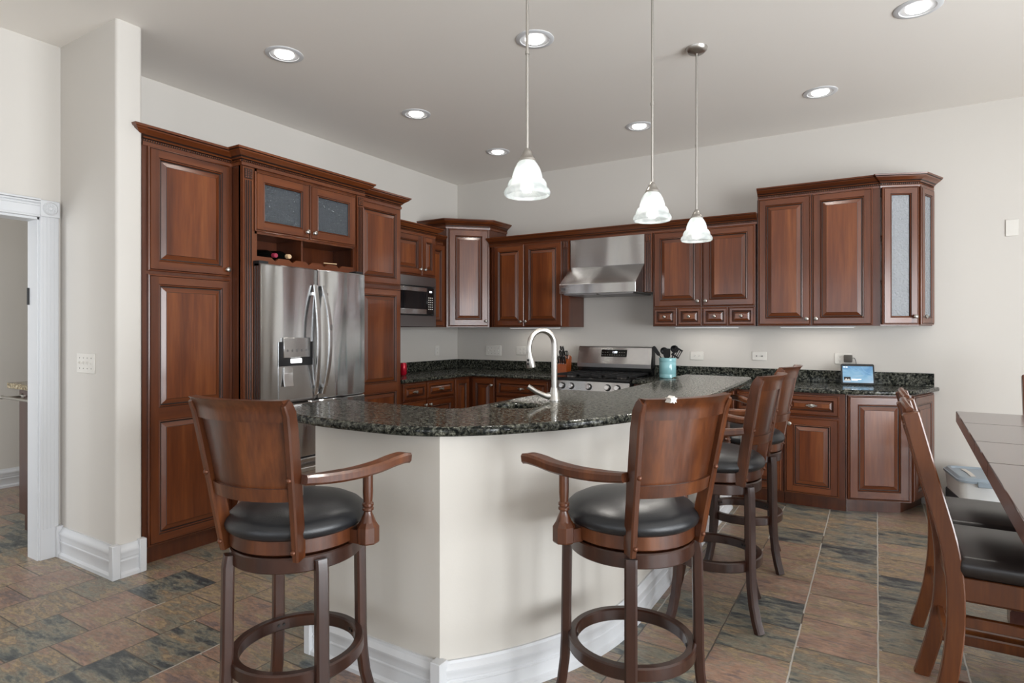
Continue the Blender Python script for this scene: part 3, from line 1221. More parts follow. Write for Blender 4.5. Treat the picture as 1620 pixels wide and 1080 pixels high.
# --- tall cabinet right of the refrigerator
tc_ = thing('tall_cabinet', 'narrow tall cherry cabinet between refrigerator and microwave', 'cabinet', (0.635, -2.222, 0), RL)
TW = 0.538
obj('carcass', bx(0, TW, 0, 0.63, 0.10, 2.42), 'carc', tc_, smooth=0)
obj('toe_kick', bx(0, TW, 0.05, 0.60, 0, 0.10), 'carc', tc_, smooth=0)
door_part(tc_, 0.02, 0.522, 1.735, 2.405)
door_part(tc_, 0.02, 0.522, 0.112, 1.705, rails=[(0.830, 0.905)])
crown(tc_, [(0.012, 0.0), (TW, 0.0), (TW, 0.62)], 2.408, 0.10)

# --- microwave wall cabinet
mc = thing('microwave_cabinet', 'cherry wall cabinet with two small doors over the microwave', 'cabinet', (0.44, -1.682, 0), RL)
MWd = 0.715
b = B()
box(b, 0, MWd, 0, 0.438, 1.868, 2.27)
box(b, 0, 0.02, 0.0, 0.438, 1.384, 1.868)
box(b, MWd - 0.012, MWd, 0.0, 0.438, 1.384, 1.868)
obj('carcass', b, 'carc', mc, smooth=0)
door_part(mc, 0.015, 0.496, 1.878, 2.262, kn=(0.468, 1.935))
door_part(mc, 0.502, MWd - 0.008, 1.878, 2.262, kn=(0.532, 1.935))
crown(mc, [(0.004, 0.0), (MWd, 0.0), (MWd, 0.43)], 2.262, 0.095)
mw = thing('microwave', 'built-in stainless microwave oven with black glass door', 'microwave', (0.445, -1.658, 1.386), RL)
a0, a1 = 0.0, 0.678
b = B()
box(b, a0, a1, -0.022, 0.0, 0.0, 0.105, bev=0.002)
box(b, a0, a1, -0.022, 0.0, 0.388, 0.478, bev=0.002)
box(b, a0, 0.06, -0.022, 0.0, 0.105, 0.388)
box(b, a1 - 0.038, a1, -0.022, 0.0, 0.105, 0.388)
obj('trim_kit', b, 'steel_dark', mw)
obj('oven_body', bx(0.062, a1 - 0.04, -0.004, 0.38, 0.107, 0.386), 'blackm', mw, smooth=0)
b = B()
box(b, 0.068, 0.525, -0.032, -0.005, 0.118, 0.168, bev=0.002)
box(b, 0.068, 0.525, -0.032, -0.005, 0.335, 0.374, bev=0.002)
dm = obj('door', b, 'steel', mw)
obj('door_glass', bx(0.068, 0.525, -0.030, -0.006, 0.168, 0.335), 'glassdark', dm, smooth=0)
cp = obj('control_panel', bx(0.530, 0.632, -0.031, -0.005, 0.118, 0.374, bev=0.002), 'black', mw)
b = B()
for r_ in range(6):
    for c_ in range(3):
        box(b, 0.548 + c_ * 0.026, 0.562 + c_ * 0.026, -0.0325, -0.0305, 0.165 + r_ * 0.022, 0.172 + r_ * 0.022)
obj('keypad', b, 'plate', cp, smooth=0)
obj('clock_display', bx(0.565, 0.600, -0.0325, -0.0305, 0.330, 0.345), 'led', cp, smooth=0)
b = B()
lathe(b, [(0.0085, 0), (0.011, 0), (0.011, 0.002), (0.0085, 0.002)], 18, (0.34, -0.032, 0.143), mtx=Matrix.Rotation(PI / 2, 4, 'X'))
box(b, 0.335, 0.345, -0.034, -0.032, 0.1415, 0.1445)
obj('badge', b, 'chrome', dm)

# --- filler with fluting and lower crown, left wall
ff = thing('filler_cabinet', 'slim dark cherry filler strip between microwave and corner cabinets', 'cabinet', (0.335, -0.965, 0), RL)
obj('carcass', bx(0, 0.300, 0, 0.333, 1.384, 2.235), 'carc', ff, smooth=0)
door_part(ff, 0.01, 0.270, 1.39, 2.225, fw=0.05)
crown(ff, [(0.074, 0.0), (0.255, 0.0)], 2.236, 0.086)

# --- diagonal corner wall cabinet (world coordinates: root at its corner of the room)
A_, B_ = Vector((0.345, -0.655)), Vector((0.672, -0.335))
cc = thing('corner_cabinet', 'diagonal corner wall cabinet taller than its neighbours', 'cabinet', (0, 0, 0))
b = B()
prism(b, [(0.003, -0.003), (0.003, -0.662), (A_.x, A_.y), (B_.x, B_.y), (0.68, -0.003)], 1.384, 2.43)
obj('carcass', b, 'carc', cc, smooth=0)
ang = math.atan2(B_.y - A_.y, B_.x - A_.x)
fl = (B_ - A_).length
dmesh = door_mesh(0.022, fl - 0.012, 1.392, 2.415, fw=0.068)
dmesh.transform(Matrix.Translation((A_.x, A_.y, 0)) @ Matrix.Rotation(ang, 4, 'Z'))
dc = obj('door', dmesh, WM, cc, smooth=0)
kb = knob(dc, 0, 0)
kb.data.transform(Matrix.Translation((A_.x, A_.y, 0)) @ Matrix.Rotation(ang, 4, 'Z') @ Matrix.Translation((fl - 0.042, 0, 1.448)))
crown(cc, [(0.005, -0.662), (A_.x, -0.662), (B_.x + 0.006, B_.y), (B_.x + 0.012, -0.005)], 2.418, 0.095)

# --- wall cabinets along the back wall: origin front plane y=-0.335
YU = -0.335
c1 = thing('upper_cabinet', 'two-door cherry wall cabinet left of the range hood', 'cabinet', (0.70, YU, 0))
obj('carcass', bx(0, 0.92, 0, 0.333, 1.384, 2.235), 'carc', c1, smooth=0)
door_part(c1, 0.040, 0.405, 1.392, 2.232, kn=(0.378, 1.440))
door_part(c1, 0.411, 0.838, 1.392, 2.232, kn=(0.437, 1.440))
pilaster(c1, 0.846, 0.918, 1.384, 2.235, 0.0, flute_to=1.72)

hv = thing('hood_valance', 'cherry crown moulding running over the range hood and both neighbouring cabinets', 'moulding', (0, 0, 0))
b = B()
box(b, 0.69, 3.345, YU, -0.003, 2.236, 2.30)
obj('top_board', b, 'carc', hv, smooth=0)
crown(hv, [(0.675, YU), (3.345, YU)], 2.232, 0.09)
pl = pilaster(hv, 2.384, 2.456, 1.70, 2.235, YU)
b = B()
box(b, 2.384, 2.456, YU, -0.003, 1.70, 2.236)
obj('hood_side_panel', b, 'carc', hv, smooth=0)

c3 = thing('upper_cabinet', 'cherry wall cabinet with a row of four spice drawers below its doors', 'cabinet', (2.459, YU, 0))
obj('carcass', bx(0, 0.878, 0, 0.333, 1.384, 2.235), 'carc', c3, smooth=0)
door_part(c3, 0.010, 0.437, 1.556, 2.232, kn=(0.406, 1.604))
door_part(c3, 0.443, 0.870, 1.556, 2.232, kn=(0.474, 1.604))
for k in range(4):
    drawer_part(c3, 0.008 + k * 0.217, 0.220 + k * 0.217, 1.392, 1.548, 'knob', fw=0.030)

c4 = thing('upper_cabinet', 'tall cherry end wall cabinet with angled seeded glass doors', 'cabinet', (3.346, YU, 0))
P_A, P_B, P_C = Vector((4.222, -0.345)), Vector((4.462, -0.248)), Vector((4.560, -0.006))
b = B()
box(b, 0, 0.872, 0, 0.333, 1.384, 2.43)
obj('carcass', b, 'carc', c4, smooth=0)
door_part(c4, 0.010, 0.402, 1.390, 2.43, kn=(0.372, 1.440))
door_part(c4, 0.410, 0.822, 1.390, 2.43, kn=(0.438, 1.440))
rel = lambda p: (p.x - 3.346, p.y - YU)
b = B()
pa, pb, pcc = rel(P_A), rel(P_B), rel(P_C)
poly = [(0.872, 0.333), (0.872, -0.012), pa, pb, pcc]
prism(b, poly, 1.384, 1.40)
prism(b, poly, 2.415, 2.43)
prism(b, [(p[0] * 0.98 + 0.01, p[1] * 0.9 + 0.02) for p in poly], 1.72, 1.726)
prism(b, [(p[0] * 0.98 + 0.01, p[1] * 0.9 + 0.02) for p in poly], 2.06, 2.066)
obj('end_shelf', b, 'carc', c4, smooth=0)
for p, q, f, kx in ((pa, pb, 0.052, 0.93), (pb, pcc, 0.050, 0.12)):
    p, q = Vector(p), Vector(q)
    L = (q - p).length
    an = math.atan2(q.y - p.y, q.x - p.x)
    T = Matrix.Translation((p.x, p.y, 0)) @ Matrix.Rotation(an, 4, 'Z')
    dmm = door_mesh(0.004, L - 0.006, 1.392, 2.425, fw=f, glass=True)
    dmm.transform(T)
    g = obj('glass_door', dmm, WM, c4, smooth=0)
    t = bx(0.004 + f + 0.008, L - 0.006 - f - 0.008, -0.009, -0.005, 1.392 + f + 0.008, 2.425 - f - 0.008)
    t.transform(T)
    obj('glass_pane', t, 'seeded_pale', g, smooth=0)
    kk = knob(g, 0, 0)
    kk.data.transform(T @ Matrix.Translation((L * kx - (0.018 if kx > .5 else 0), 0, 1.452)))
crown(c4, [(0.004, 0.333), (0.004, 0.0), (0.872, 0.0), (pa[0], pa[1]), pb, (pcc[0] + 0.004, pcc[1])][1:], 2.422, 0.092)
# things seen through the seeded glass
b = B()
lathe(b, [(0, 0), (0.035, 0), (0.036, 0.004), (0.036, 0.055), (0.033, 0.06), (0.033, 0.064), (0.035, 0.066), (0.035, 0.088), (0, 0.09)], 20, (4.325, -0.215, 1.401))
tag(obj('spice_jar', b, 'foil'), 'blurred pink jar standing behind the seeded glass of the end cabinet', 'jar')

# slim lights under the wall cabinets
def cab_light(x0, x1, label):
    t = thing('under_cabinet_light', label, 'cabinet light', ((x0 + x1) / 2, -0.20, 1.384), 0, 'slim lights under the wall cabinets')
    w = x1 - x0
    obj('housing', bx(-w / 2, w / 2, -0.02, 0.02, -0.011, -0.0005, bev=0.002), 'white', t)
    obj('diffuser', bx(-w / 2 + 0.01, w / 2 - 0.01, -0.014, 0.014, -0.0135, -0.010), 'striplight', t, smooth=0)
    l = D.lights.new('strip_glow', 'AREA')
    l.shape = 'RECTANGLE'
    l.size = w - 0.02
    l.size_y = 0.03
    l.energy = 0.8
    l.color = (1, 0.95, 0.88)
    lo = D.objects.new('strip_glow', l)
    C.objects.link(lo)
    lo.parent = t
    lo.location = (0, 0, -0.016)


M['striplight'] = plain('strip_light', (1, 1, 1, 1), 0.5, emit=(1, 0.96, 0.9, 1), estr=0.7)
cab_light(0.85, 1.45, 'slim light strip under the cabinet left of the range hood')
cab_light(2.62, 3.18, 'slim light strip under the spice drawer cabinet')
cab_light(3.50, 4.05, 'slim light strip under the tall end wall cabinet')

# --- range hood
hd = thing('range_hood', 'stainless steel range hood with sloped canopy over the stove', 'range hood', (1.628, -0.003, 1.692))
HW = 0.752
b = B()
box(b, 0.002, HW - 0.002, -0.335, 0.0, 0.270, 0.545, bev=0.001)
obj('chimney_cover', b, 'steel', hd)
b = B()
sec = [(-0.575, 0.0), (-0.575, 0.088), (-0.335, 0.27), (0.0, 0.27), (0.0, 0.0)]
v0 = [b.verts.new((0, y, z)) for y, z in sec]
v1 = [b.verts.new((HW, y, z)) for y, z in sec]
for i in range(5):
    b.faces.new((v0[i], v0[(i + 1) % 5], v1[(i + 1) % 5], v1[i]))
b.faces.new(v0[::-1])
b.faces.new(v1)
bmesh.ops.bevel(b, geom=[e for e in b.edges], offset=0.002, segments=1, affect='EDGES')
obj('canopy', b, 'steel', hd, smooth=20)
b = B()
for k in range(2):
    box(b, 0.03 + k * 0.35, 0.37 + k * 0.35, -0.54, -0.06, -0.008, 0.0)
    for i in range(9):
        box(b, 0.04 + k * 0.35, 0.36 + k * 0.35, -0.53 + i * 0.052, -0.50 + i * 0.052, -0.012, -0.006)
obj('grease_filter', b, 'steel_dark', hd, smooth=0)
b = B()
box(b, 0.022, 0.072, -0.579, -0.574, 0.022, 0.060)
bd = obj('badge', b, 'steel_dark', hd, smooth=0)
text('badge_lettering', 'Kobe', 0.019, (0.047, -0.5798, 0.046), (PI / 2, 0, 0), 'black', bd)
b = B()
box(b, 0.028, 0.066, -0.5795, -0.579, 0.028, 0.031)
obj('badge_line', b, 'black', bd, smooth=0)

# ---------------------------------------------------------------- base cabinets
ZB0, ZB1 = 0.10, 0.879


def base(name, label, loc, rotz, w, fronts, depth=0.605, toe0=0.0, toe1=None):
    t = thing(name, label, 'cabinet', loc, rotz)
    obj('carcass', bx(0, w, 0, depth, ZB0, ZB1), 'carc', t, smooth=0)
    obj('toe_kick', bx(toe0, toe1 or w, 0.07, depth - 0.02, 0, ZB0), 'carc', t, smooth=0)
    for f in fronts:
        if f[0] == 'dr':
            drawer_part(t, *f[1:])
        else:
            door_part(t, *f[1:5], kn=f[5] if len(f) > 5 else None)
    return t


base('base_cabinet', 'cherry base cabinet with two pull drawers next to the tall cabinet', (0.61, -1.68, 0), RL, 0.793,
     [('dr', 0.045, 0.362, 0.715, 0.868), ('dr', 0.378, 0.782, 0.715, 0.868), ('d', 0.045, 0.362, 0.112, 0.702, (0.335, 0.66)), ('d', 0.378, 0.782, 0.112, 0.702, (0.405, 0.66))])
cb = thing('corner_base_cabinet', 'cherry corner base cabinet with two narrow doors meeting in the inside corner', 'cabinet', (0, 0, 0))
b = B()
prism(b, [(0.003, -0.003), (0.003, -0.884), (0.61, -0.884), (0.61, -0.61), (0.930, -0.61), (0.930, -0.003)], ZB0, ZB1)
obj('carcass', b, 'carc', cb, smooth=0)
b = B()
prism(b, [(0.02, -0.02), (0.02, -0.884), (0.54, -0.884), (0.54, -0.54), (0.930, -0.54), (0.930, -0.02)], 0, ZB0)
obj('toe_kick', b, 'carc', cb, smooth=0)
dm_ = door_mesh(0.006, 0.245, 0.112, 0.868, fw=0.05)
dm_.transform(Matrix.Translation((0.61, -0.884, 0)) @ Matrix.Rotation(RL, 4, 'Z'))
obj('door', dm_, WM, cb, smooth=0)
dm_ = door_mesh(0.652, 0.924, 0.112, 0.868, fw=0.05)
dm_.transform(Matrix.Translation((0, -0.61, 0)))
d_ = obj('door', dm_, WM, cb, smooth=0)
kk = knob(d_, 0.90, 0.80)
kk.data.transform(Matrix.Translation((0, -0.61, 0)))
base('base_cabinet', 'cherry base cabinet with stacked wide drawers left of the range', (0.934, -0.61, 0), 0, 0.662,
     [('dr', 0.012, 0.600, 0.695, 0.862), ('dr', 0.012, 0.600, 0.405, 0.683), ('dr', 0.012, 0.600, 0.112, 0.393)])
base('base_cabinet', 'cherry base cabinet right of the range behind the island', (2.376, -0.61, 0), 0, 0.852,
     [('dr', 0.02, 0.42, 0.715, 0.862), ('dr', 0.432, 0.84, 0.715, 0.862), ('d', 0.02, 0.42, 0.112, 0.702), ('d', 0.432, 0.84, 0.112, 0.702)])
base('base_cabinet', 'cherry base cabinet partly hidden behind the two far bar stools', (3.231, -0.61, 0), 0, 0.346,
     [('dr', 0.010, 0.334, 0.715, 0.862), ('d', 0.010, 0.334, 0.112, 0.702, (0.30, 0.655))])
base('base_cabinet', 'cherry base cabinet with one drawer over one door beside the farthest stool', (3.580, -0.61, 0), 0, 0.416,
     [('dr', 0.012, 0.378, 0.705, 0.862), ('d', 0.012, 0.378, 0.112, 0.692, (0.045, 0.640))])
eb = thing('end_base_cabinet', 'angled reddish end base cabinet under the tablet', 'cabinet', (0, 0, 0))
E0, E1, E2 = Vector((3.999, -0.600)), Vector((4.408, -0.448)), Vector((4.560, -0.006))
b = B()
prism(b, [(3.999, -0.006), (E0.x, E0.y), (E1.x, E1.y), (E2.x, E2.y)], ZB0, ZB1)
obj('carcass', b, 'carc', eb, smooth=0)
b = B()
prism(b, [(3.999, -0.02), (3.999, -0.525), (4.345, -0.365), (4.49, -0.02)], 0, ZB0 + 0.005)
obj('toe_kick', b, 'carc', eb, smooth=0)
for p, q in ((E0, E1), (E1, E2)):
    L = (q - p).length
    T = Matrix.Translation((p.x, p.y, 0)) @ Matrix.Rotation(math.atan2(q.y - p.y, q.x - p.x), 4, 'Z')
    dm_ = door_mesh(0.012, L - 0.014, 0.110, 0.870, fw=0.062)
    dm_.transform(T)
    obj('panel_door', dm_, WM, eb, smooth=0)

# ---------------------------------------------------------------- back worktops and splash
ct = slab('worktop', [[(0.003, -0.003), (0.003, -1.680), (0.645, -1.680), (0.645, -0.66), (0.66, -0.645), (1.598, -0.645), (1.598, -0.003)]], 0.914, 0.034, 0.012, 'granite')
tag(ct, 'L-shaped dark granite worktop running into the room corner left of the range', 'worktop')
b = B()
box(b, 0.003, 0.022, -1.680, -0.003, 0.9145, 1.016, bev=0.002)
box(b, 0.022, 1.598, -0.022, -0.003, 0.9145, 1.016, bev=0.002)
obj('backsplash', b, 'granite', ct)
ct2 = slab('worktop', [[(2.374, -0.003), (2.374, -0.645), (4.01, -0.648), (4.30, -0.545), (4.39, -0.49), (4.44, -0.43), (4.605, -0.02), (4.60, -0.003)]], 0.914, 0.034, 0.012, 'granite')
tag(ct2, 'dark granite worktop right of the range with the tablet on it', 'worktop')
obj('backsplash', bx(2.374, 4.572, -0.022, -0.003, 0.9145, 1.016, bev=0.002), 'granite', ct2)

# ---------------------------------------------------------------- range
rg = thing('range', 'stainless gas range with black grates and front knobs', 'stove', (1.606, -0.003, 0))
GW = 0.760
obj('oven_body', bx(0.0, GW, -0.665, -0.03, 0.03, 0.905), 'blackm', rg, smooth=0)
b = B()
sec = [(-0.665, 0.79), (-0.70, 0.795), (-0.685, 0.888), (-0.665, 0.895)]
v0 = [b.verts.new((0, y, z)) for y, z in sec]
v1 = [b.verts.new((GW, y, z)) for y, z in sec]
for i in range(4):
    b.faces.new((v0[i], v0[(i + 1) % 4], v1[(i + 1) % 4], v1[i]))
b.faces.new(v0[::-1])
b.faces.new(v1)
fp = obj('control_panel', b, 'steel', rg, smooth=0)
for x in (0.115, 0.205, 0.380, 0.560, 0.650):
    b = B()
    lathe(b, [(0.021, 0.007), (0.029, 0.006), (0.030, 0)], 24, m=1)
    lathe(b, [(0, 0.034), (0.019, 0.034), (0.021, 0.031), (0.0215, 0.006), (0.025, 0.004), (0.025, 0)], 24)
    box(b, -0.003, 0.003, -0.02, 0.02, 0.034, 0.037)
    b.transform(Matrix.Translation((x, -0.694, 0.842)) @ Matrix.Rotation(R(81), 4, 'X'))
    obj('knob', b, ['chrome', 'blackm'], fp)
od = obj('oven_door', bx(0.005, GW - 0.005, -0.700, -0.665, 0.215, 0.780, bev=0.004), 'steel', rg)
obj('oven_window', bx(0.10, GW - 0.10, -0.703, -0.699, 0.33, 0.64), 'glassdark', od, smooth=0)
b = B()
tube(b, [(0.05, -0.748, 0.735), (0.71, -0.748, 0.735)], 0.013)
for x in (0.07, 0.69):
    tube(b, [(x, -0.748, 0.735), (x, -0.70, 0.735)], 0.010)
obj('door_handle', b, 'steel', od)
obj('storage_drawer', bx(0.005, GW - 0.005, -0.695, -0.665, 0.055, 0.205, bev=0.004), 'steel', rg)
obj('cooktop', bx(0.0, GW, -0.675, -0.095, 0.900, 0.918, bev=0.004), 'black', rg)
for gx in range(3):
    x0 = 0.018 + gx * 0.244
    b = B()
    for xx in (x0, x0 + 0.222):
        box(b, xx, xx + 0.012, -0.655, -0.115, 0.930, 0.946)
    for k in range(7 if gx == 2 else 5):
        yy = -0.655 + k * (0.528 / (6 if gx == 2 else 4))
        box(b, x0, x0 + 0.234, yy, yy + 0.012, 0.932, 0.946)
    box(b, x0 + 0.11, x0 + 0.122, -0.655, -0.115, 0.934, 0.946)
    for xx in (x0, x0 + 0.222):
        for yy in (-0.655, -0.127):
            box(b, xx, xx + 0.012, yy, yy + 0.012, 0.917, 0.932)
    obj('grate', b, 'iron', rg, smooth=0)
for x, y in ((0.13, -0.24), (0.13, -0.53), (0.38, -0.385), (0.63, -0.24), (0.63, -0.53)):
    b = B()
    lathe(b, [(0, 0.929), (0.032, 0.929), (0.036, 0.925), (0.042, 0.918)], 20, (x, y, 0))
    obj('burner', b, 'steel_dark', rg)
b = B()
sec = [(-0.105, 1.035), (-0.058, 1.185), (-0.045, 1.195), (0.0, 1.195), (0.0, 0.905), (-0.03, 0.905), (-0.095, 0.99)]
sec = [(-0.112, 1.022), (-0.066, 1.180), (-0.054, 1.190), (0.0, 1.190), (0.0, 1.022)]
v0 = [b.verts.new((-0.008, y, z)) for y, z in sec]
v1 = [b.verts.new((GW + 0.0, y, z)) for y, z in sec]
for i in range(5):
    b.faces.new((v0[i], v0[(i + 1) % 5], v1[(i + 1) % 5], v1[i]))
b.faces.new(v0[::-1])
b.faces.new(v1)
bg_ = obj('backguard', b, 'steel', rg, smooth=0)
b = B()
box(b, -0.008, GW, -0.112, 0.0, 0.985, 1.022)
obj('backguard_trim', b, 'steel_dark', bg_, smooth=0)
obj('backguard_base', bx(0.0, GW, -0.095, 0.0, 0.905, 0.985), 'black', bg_, smooth=0)
obj('backguard_cap', bx(GW, GW + 0.006, -0.085, 0.0, 0.985, 1.19, bev=0.002), 'blackm', bg_)
tilt = math.atan2(0.046, 0.158)
T = Matrix.Translation((0, -0.112, 1.022)) @ Matrix.Rotation(-tilt, 4, 'X')
t = bx(0.245, 0.510, -0.003, 0.001, 0.070, 0.142)
t.transform(T)
dsp = obj('display_panel', t, 'glassdark', bg_, smooth=0)
tx = text('clock_digits', '1:00', 0.030, (0, 0, 0), (0, 0, 0), 'led', dsp, depth=0.0003)
tx.data.transform(T @ Matrix.Translation((0.385, -0.0036, 0.116)) @ Matrix.Rotation(PI / 2, 4, 'X'))
t = B()
for r_ in range(2):
    for k in range(10):
        if r_ == 1 and 3 <= k <= 6:
            continue
        box(t, 0.255 + k * 0.0248, 0.267 + k * 0.0248, -0.0038, -0.003, 0.086 + r_ * 0.026, 0.090 + r_ * 0.026)
t.transform(T)
obj('button_marks', t, 'pewter', dsp, smooth=0)

# ---------------------------------------------------------------- island
isl = thing('kitchen_island', 'painted curved kitchen island wall with white baseboard', 'island', (0, 0, 0))
curve = smoothpath([(2.842, -3.925), (2.945, -3.805), (3.030, -3.682), (3.095, -3.565), (3.150, -3.440), (3.192, -3.320), (3.222, -3.170), (3.232, -3.0), (3.232, -2.8)], 5)
curve = [(p.x, p.y) for p in curve]
outer = [(2.182, -3.925), (2.836, -3.925)] + curve[0:] + [(3.232, -0.892)]
inner = [(2.93, -0.892), (2.93, -2.47), (2.66, -2.47), (2.66, -3.44), (2.182, -3.44)]
b = B()
prism(b, outer + inner, 0.0, 0.963, top=False)
obj('island_wall', b, 'island', isl, smooth=30)
b = B()
run(b, [(2.182, -3.925), (2.842, -3.925)], baseprof(0.15))
run(b, curve + [(3.232, -0.892)], baseprof(0.15))
box(b, 2.825, 2.872, -3.962, -3.915, 0, 0.16, bev=0.003)
box(b, 2.150, 2.186, -3.960, -3.915, 0, 0.16, bev=0.003)
box(b, 2.157, 2.182, -3.92, -3.44, 0, 0.15)
obj('baseboard', b, 'white', isl, smooth=30)
front = smoothpath([(1.862, -3.62), (1.862, -3.80), (1.905, -3.915), (2.05, -3.968), (2.28, -4.010), (2.46, -4.016), (2.62, -4.010), (2.735, -3.994), (2.865, -3.938), (2.970, -3.850), (3.034, -3.780),
                    (3.154, -3.611), (3.241, -3.452), (3.330, -3.243), (3.393, -3.0), (3.424, -2.7), (3.432, -2.3), (3.424, -1.7), (3.412, -1.2), (3.398, -0.905)], 4)
scal = [(2.888 + 0.062 * math.sin(R(a)), -1.29 + 0.075 * math.cos(R(a))) for a in range(0, 181, 20)]
inn = [(3.385, -0.888), (2.905, -0.858), (2.888, -0.875)] + scal + [(2.888, -2.43), (2.875, -2.445), (2.625, -2.455), (2.607, -2.475), (2.607, -3.43), (2.597, -3.475), (2.56, -3.505), (2.45, -3.508), (2.1, -3.497), (1.95, -3.495), (1.89, -3.515), (1.868, -3.56)]
out = [(p.x, p.y) for p in front] + inn
hole = [(2.765 + 0.105 * math.cos(2 * PI * i / 32), -3.255 + 0.105 * math.sin(2 * PI * i / 32)) for i in range(32)]
it = slab('island_worktop', [out, hole], 1.0, 0.036, 0.014, 'granite')
tag(it, 'polished dark green granite island worktop with curved front edge', 'worktop')
b = B()
lathe(b, [(0.112, 0.962), (0.108, 0.955), (0.104, 0.86), (0.085, 0.825), (0.02, 0.815), (0.0, 0.815)], 32, (2.765, -3.255, 0))
lathe(b, [(0.0, 0.81), (0.088, 0.82), (0.108, 0.857), (0.113, 0.955), (0.116, 0.962), (0.112, 0.962)], 32, (2.765, -3.255, 0))
tag(obj('bar_sink', b, 'sinkdark'), 'small round sink set into the island worktop below the faucet', 'sink')

# faucet
fc = thing('faucet', 'tall brushed nickel pull-down faucet on the island', 'faucet', (2.836, -3.013, 1.0))
b = B()
lathe(b, [(0, 0), (0.027, 0), (0.028, 0.006), (0.025, 0.012), (0.022, 0.04), (0.0175, 0.062), (0.0165, 0.066), (0, 0.066)], 24)
obj('base', b, 'nickel', fc)
dx, dy = -0.55, -0.835
b = B()
rr, zc = 0.068, 0.277
pts = [(0, 0, 0.06), (0, 0, 0.15), (0, 0, zc)]
for a in range(15, 166, 15):
    s_ = rr * (1 - math.cos(R(a)))
    pts.append((dx * s_, dy * s_, zc + rr * math.sin(R(a)) * 1.05))
e_ = rr * 2 + 0.004
pts += [(dx * e_, dy * e_, zc - 0.01), (dx * e_, dy * e_, zc - 0.032)]
tube(b, pts, [0.0145] * 3 + [0.0142] * 5 + [0.0125] * 6 + [0.0115] * 2, 16)
obj('spout', b, 'nickel', fc)
b = B()
e2 = e_ + 0.006
lathe(b, [(0, 0.0), (0.021, 0.0), (0.022, 0.004), (0.018, 0.05), (0.0135, 0.066), (0.0135, 0.082), (0, 0.082)], 20, (0, 0, -0.082))
b.transform(Matrix.Translation((dx * e_, dy * e_, zc - 0.028)) @ Matrix.Rotation(R(9), 4, Vector((-dy, dx, 0))))
sh = obj('spray_head', b, 'nickel', fc)
b = B()
for z in (0.205, 0.187):
    lathe(b, [(0, 0.004), (0.005, 0.004), (0.006, 0)], 10, mtx=Matrix.Translation((dx * e_ + 0.006, dy * e_ - 0.0185, z)) @ Matrix.Rotation(PI / 2, 4, 'X'))
obj('spray_button', b, 'blackm', sh)
b = B()
hx, hy = -0.86, -0.51
tube(b, [(0, 0, 0.022), (hx * 0.03, hy * 0.03, 0.022), (hx * 0.045, hy * 0.045, 0.026), (hx * 0.09, hy * 0.09, 0.046), (hx * 0.13, hy * 0.13, 0.072)], [0.016, 0.016, 0.013, 0.0115, 0.0125], 14)
obj('lever', b, 'nickel', fc)

# ---------------------------------------------------------------- things on the back worktops
# knife block
kx, ky, kz = 1.500, -0.215, 0.9145
kb_ = thing('knife_block', 'reddish wooden knife block at the left edge of the range', 'knife block', (kx, ky, kz), R(6))
b = B()
sec = [(-0.075, 0.0), (0.060, 0.0), (0.085, 0.165), (0.035, 0.185), (-0.075, 0.085)]
v0 = [b.verts.new((-0.05, y, z)) for y, z in sec]
v1 = [b.verts.new((0.05, y, z)) for y, z in sec]
for i in range(5):
    b.faces.new((v0[i], v0[(i + 1) % 5], v1[(i + 1) % 5], v1[i]))
b.faces.new(v0[::-1])
b.faces.new(v1)
obj('block', b, 'block', kb_, smooth=0)
place = ['front row, far left', 'front row, second from left', 'front row, third from left', 'front row, far right', 'middle row, left', 'middle row, right', 'back row, left', 'back row, right']
rows = [(-0.055, 0.102, 4, 0.085, 0.0), (-0.02, 0.135, 2, 0.105, -0.012), (0.015, 0.167, 2, 0.115, -0.012)]
idx = 0
kmat = Matrix.Translation((kx, ky, kz)) @ Matrix.Rotation(R(6), 4, 'Z')
for y, z, n, L, xo in rows:
    for k in range(n):
        x = (k - (n - 1) / 2) * 0.023 + xo
        t = thing('kitchen_knife', 'black handled knife in the wooden block, ' + place[idx], 'knife', kmat @ Vector((x, y, z)), R(6), 'knives in the block')
        d_ = Vector((0, -0.45, 0.89))
        b = B()
        bar(b, [Vector((0, 0, 0)) + d_ * 0.012, d_ * 0.03, d_ * (L * 0.6), d_ * L], 0.012, 0.022, (1, 0, 0), taper=[1, 0.9, 1.0, 1.15])
        obj('handle', b, 'blackm', t)
        b = B()
        bar(b, [d_ * -0.002, d_ * 0.0125], 0.014, 0.024, (1, 0, 0))
        bar(b, [d_ * L, d_ * (L + 0.005)], 0.014, 0.024, (1, 0, 0))
        obj('bolster', b, 'chrome', t)
        idx += 1
sc_ = thing('kitchen_scissors', 'black loop handled scissors in the right end of the knife block', 'scissors', kmat @ Vector((0.036, -0.005, 0.150)), R(6))
b = B()
for s_ in (-1, 1):
    cxy = [(0.014 * math.cos(R(a)) + s_ * 0.008, -0.022 + 0.010 * math.sin(R(a)) * 0, 0.055 + 0.026 * math.sin(R(a))) for a in range(0, 361, 30)]
    tube(b, [(p[0] * 0.55, -0.45 * p[2] + s_ * 0.010, p[2]) for p in cxy], 0.004, 8)
bar(b, [(0, 0, 0.0), (0, -0.015, 0.03)], 0.010, 0.014, (1, 0, 0))
obj('handles', b, 'blackm', sc_)
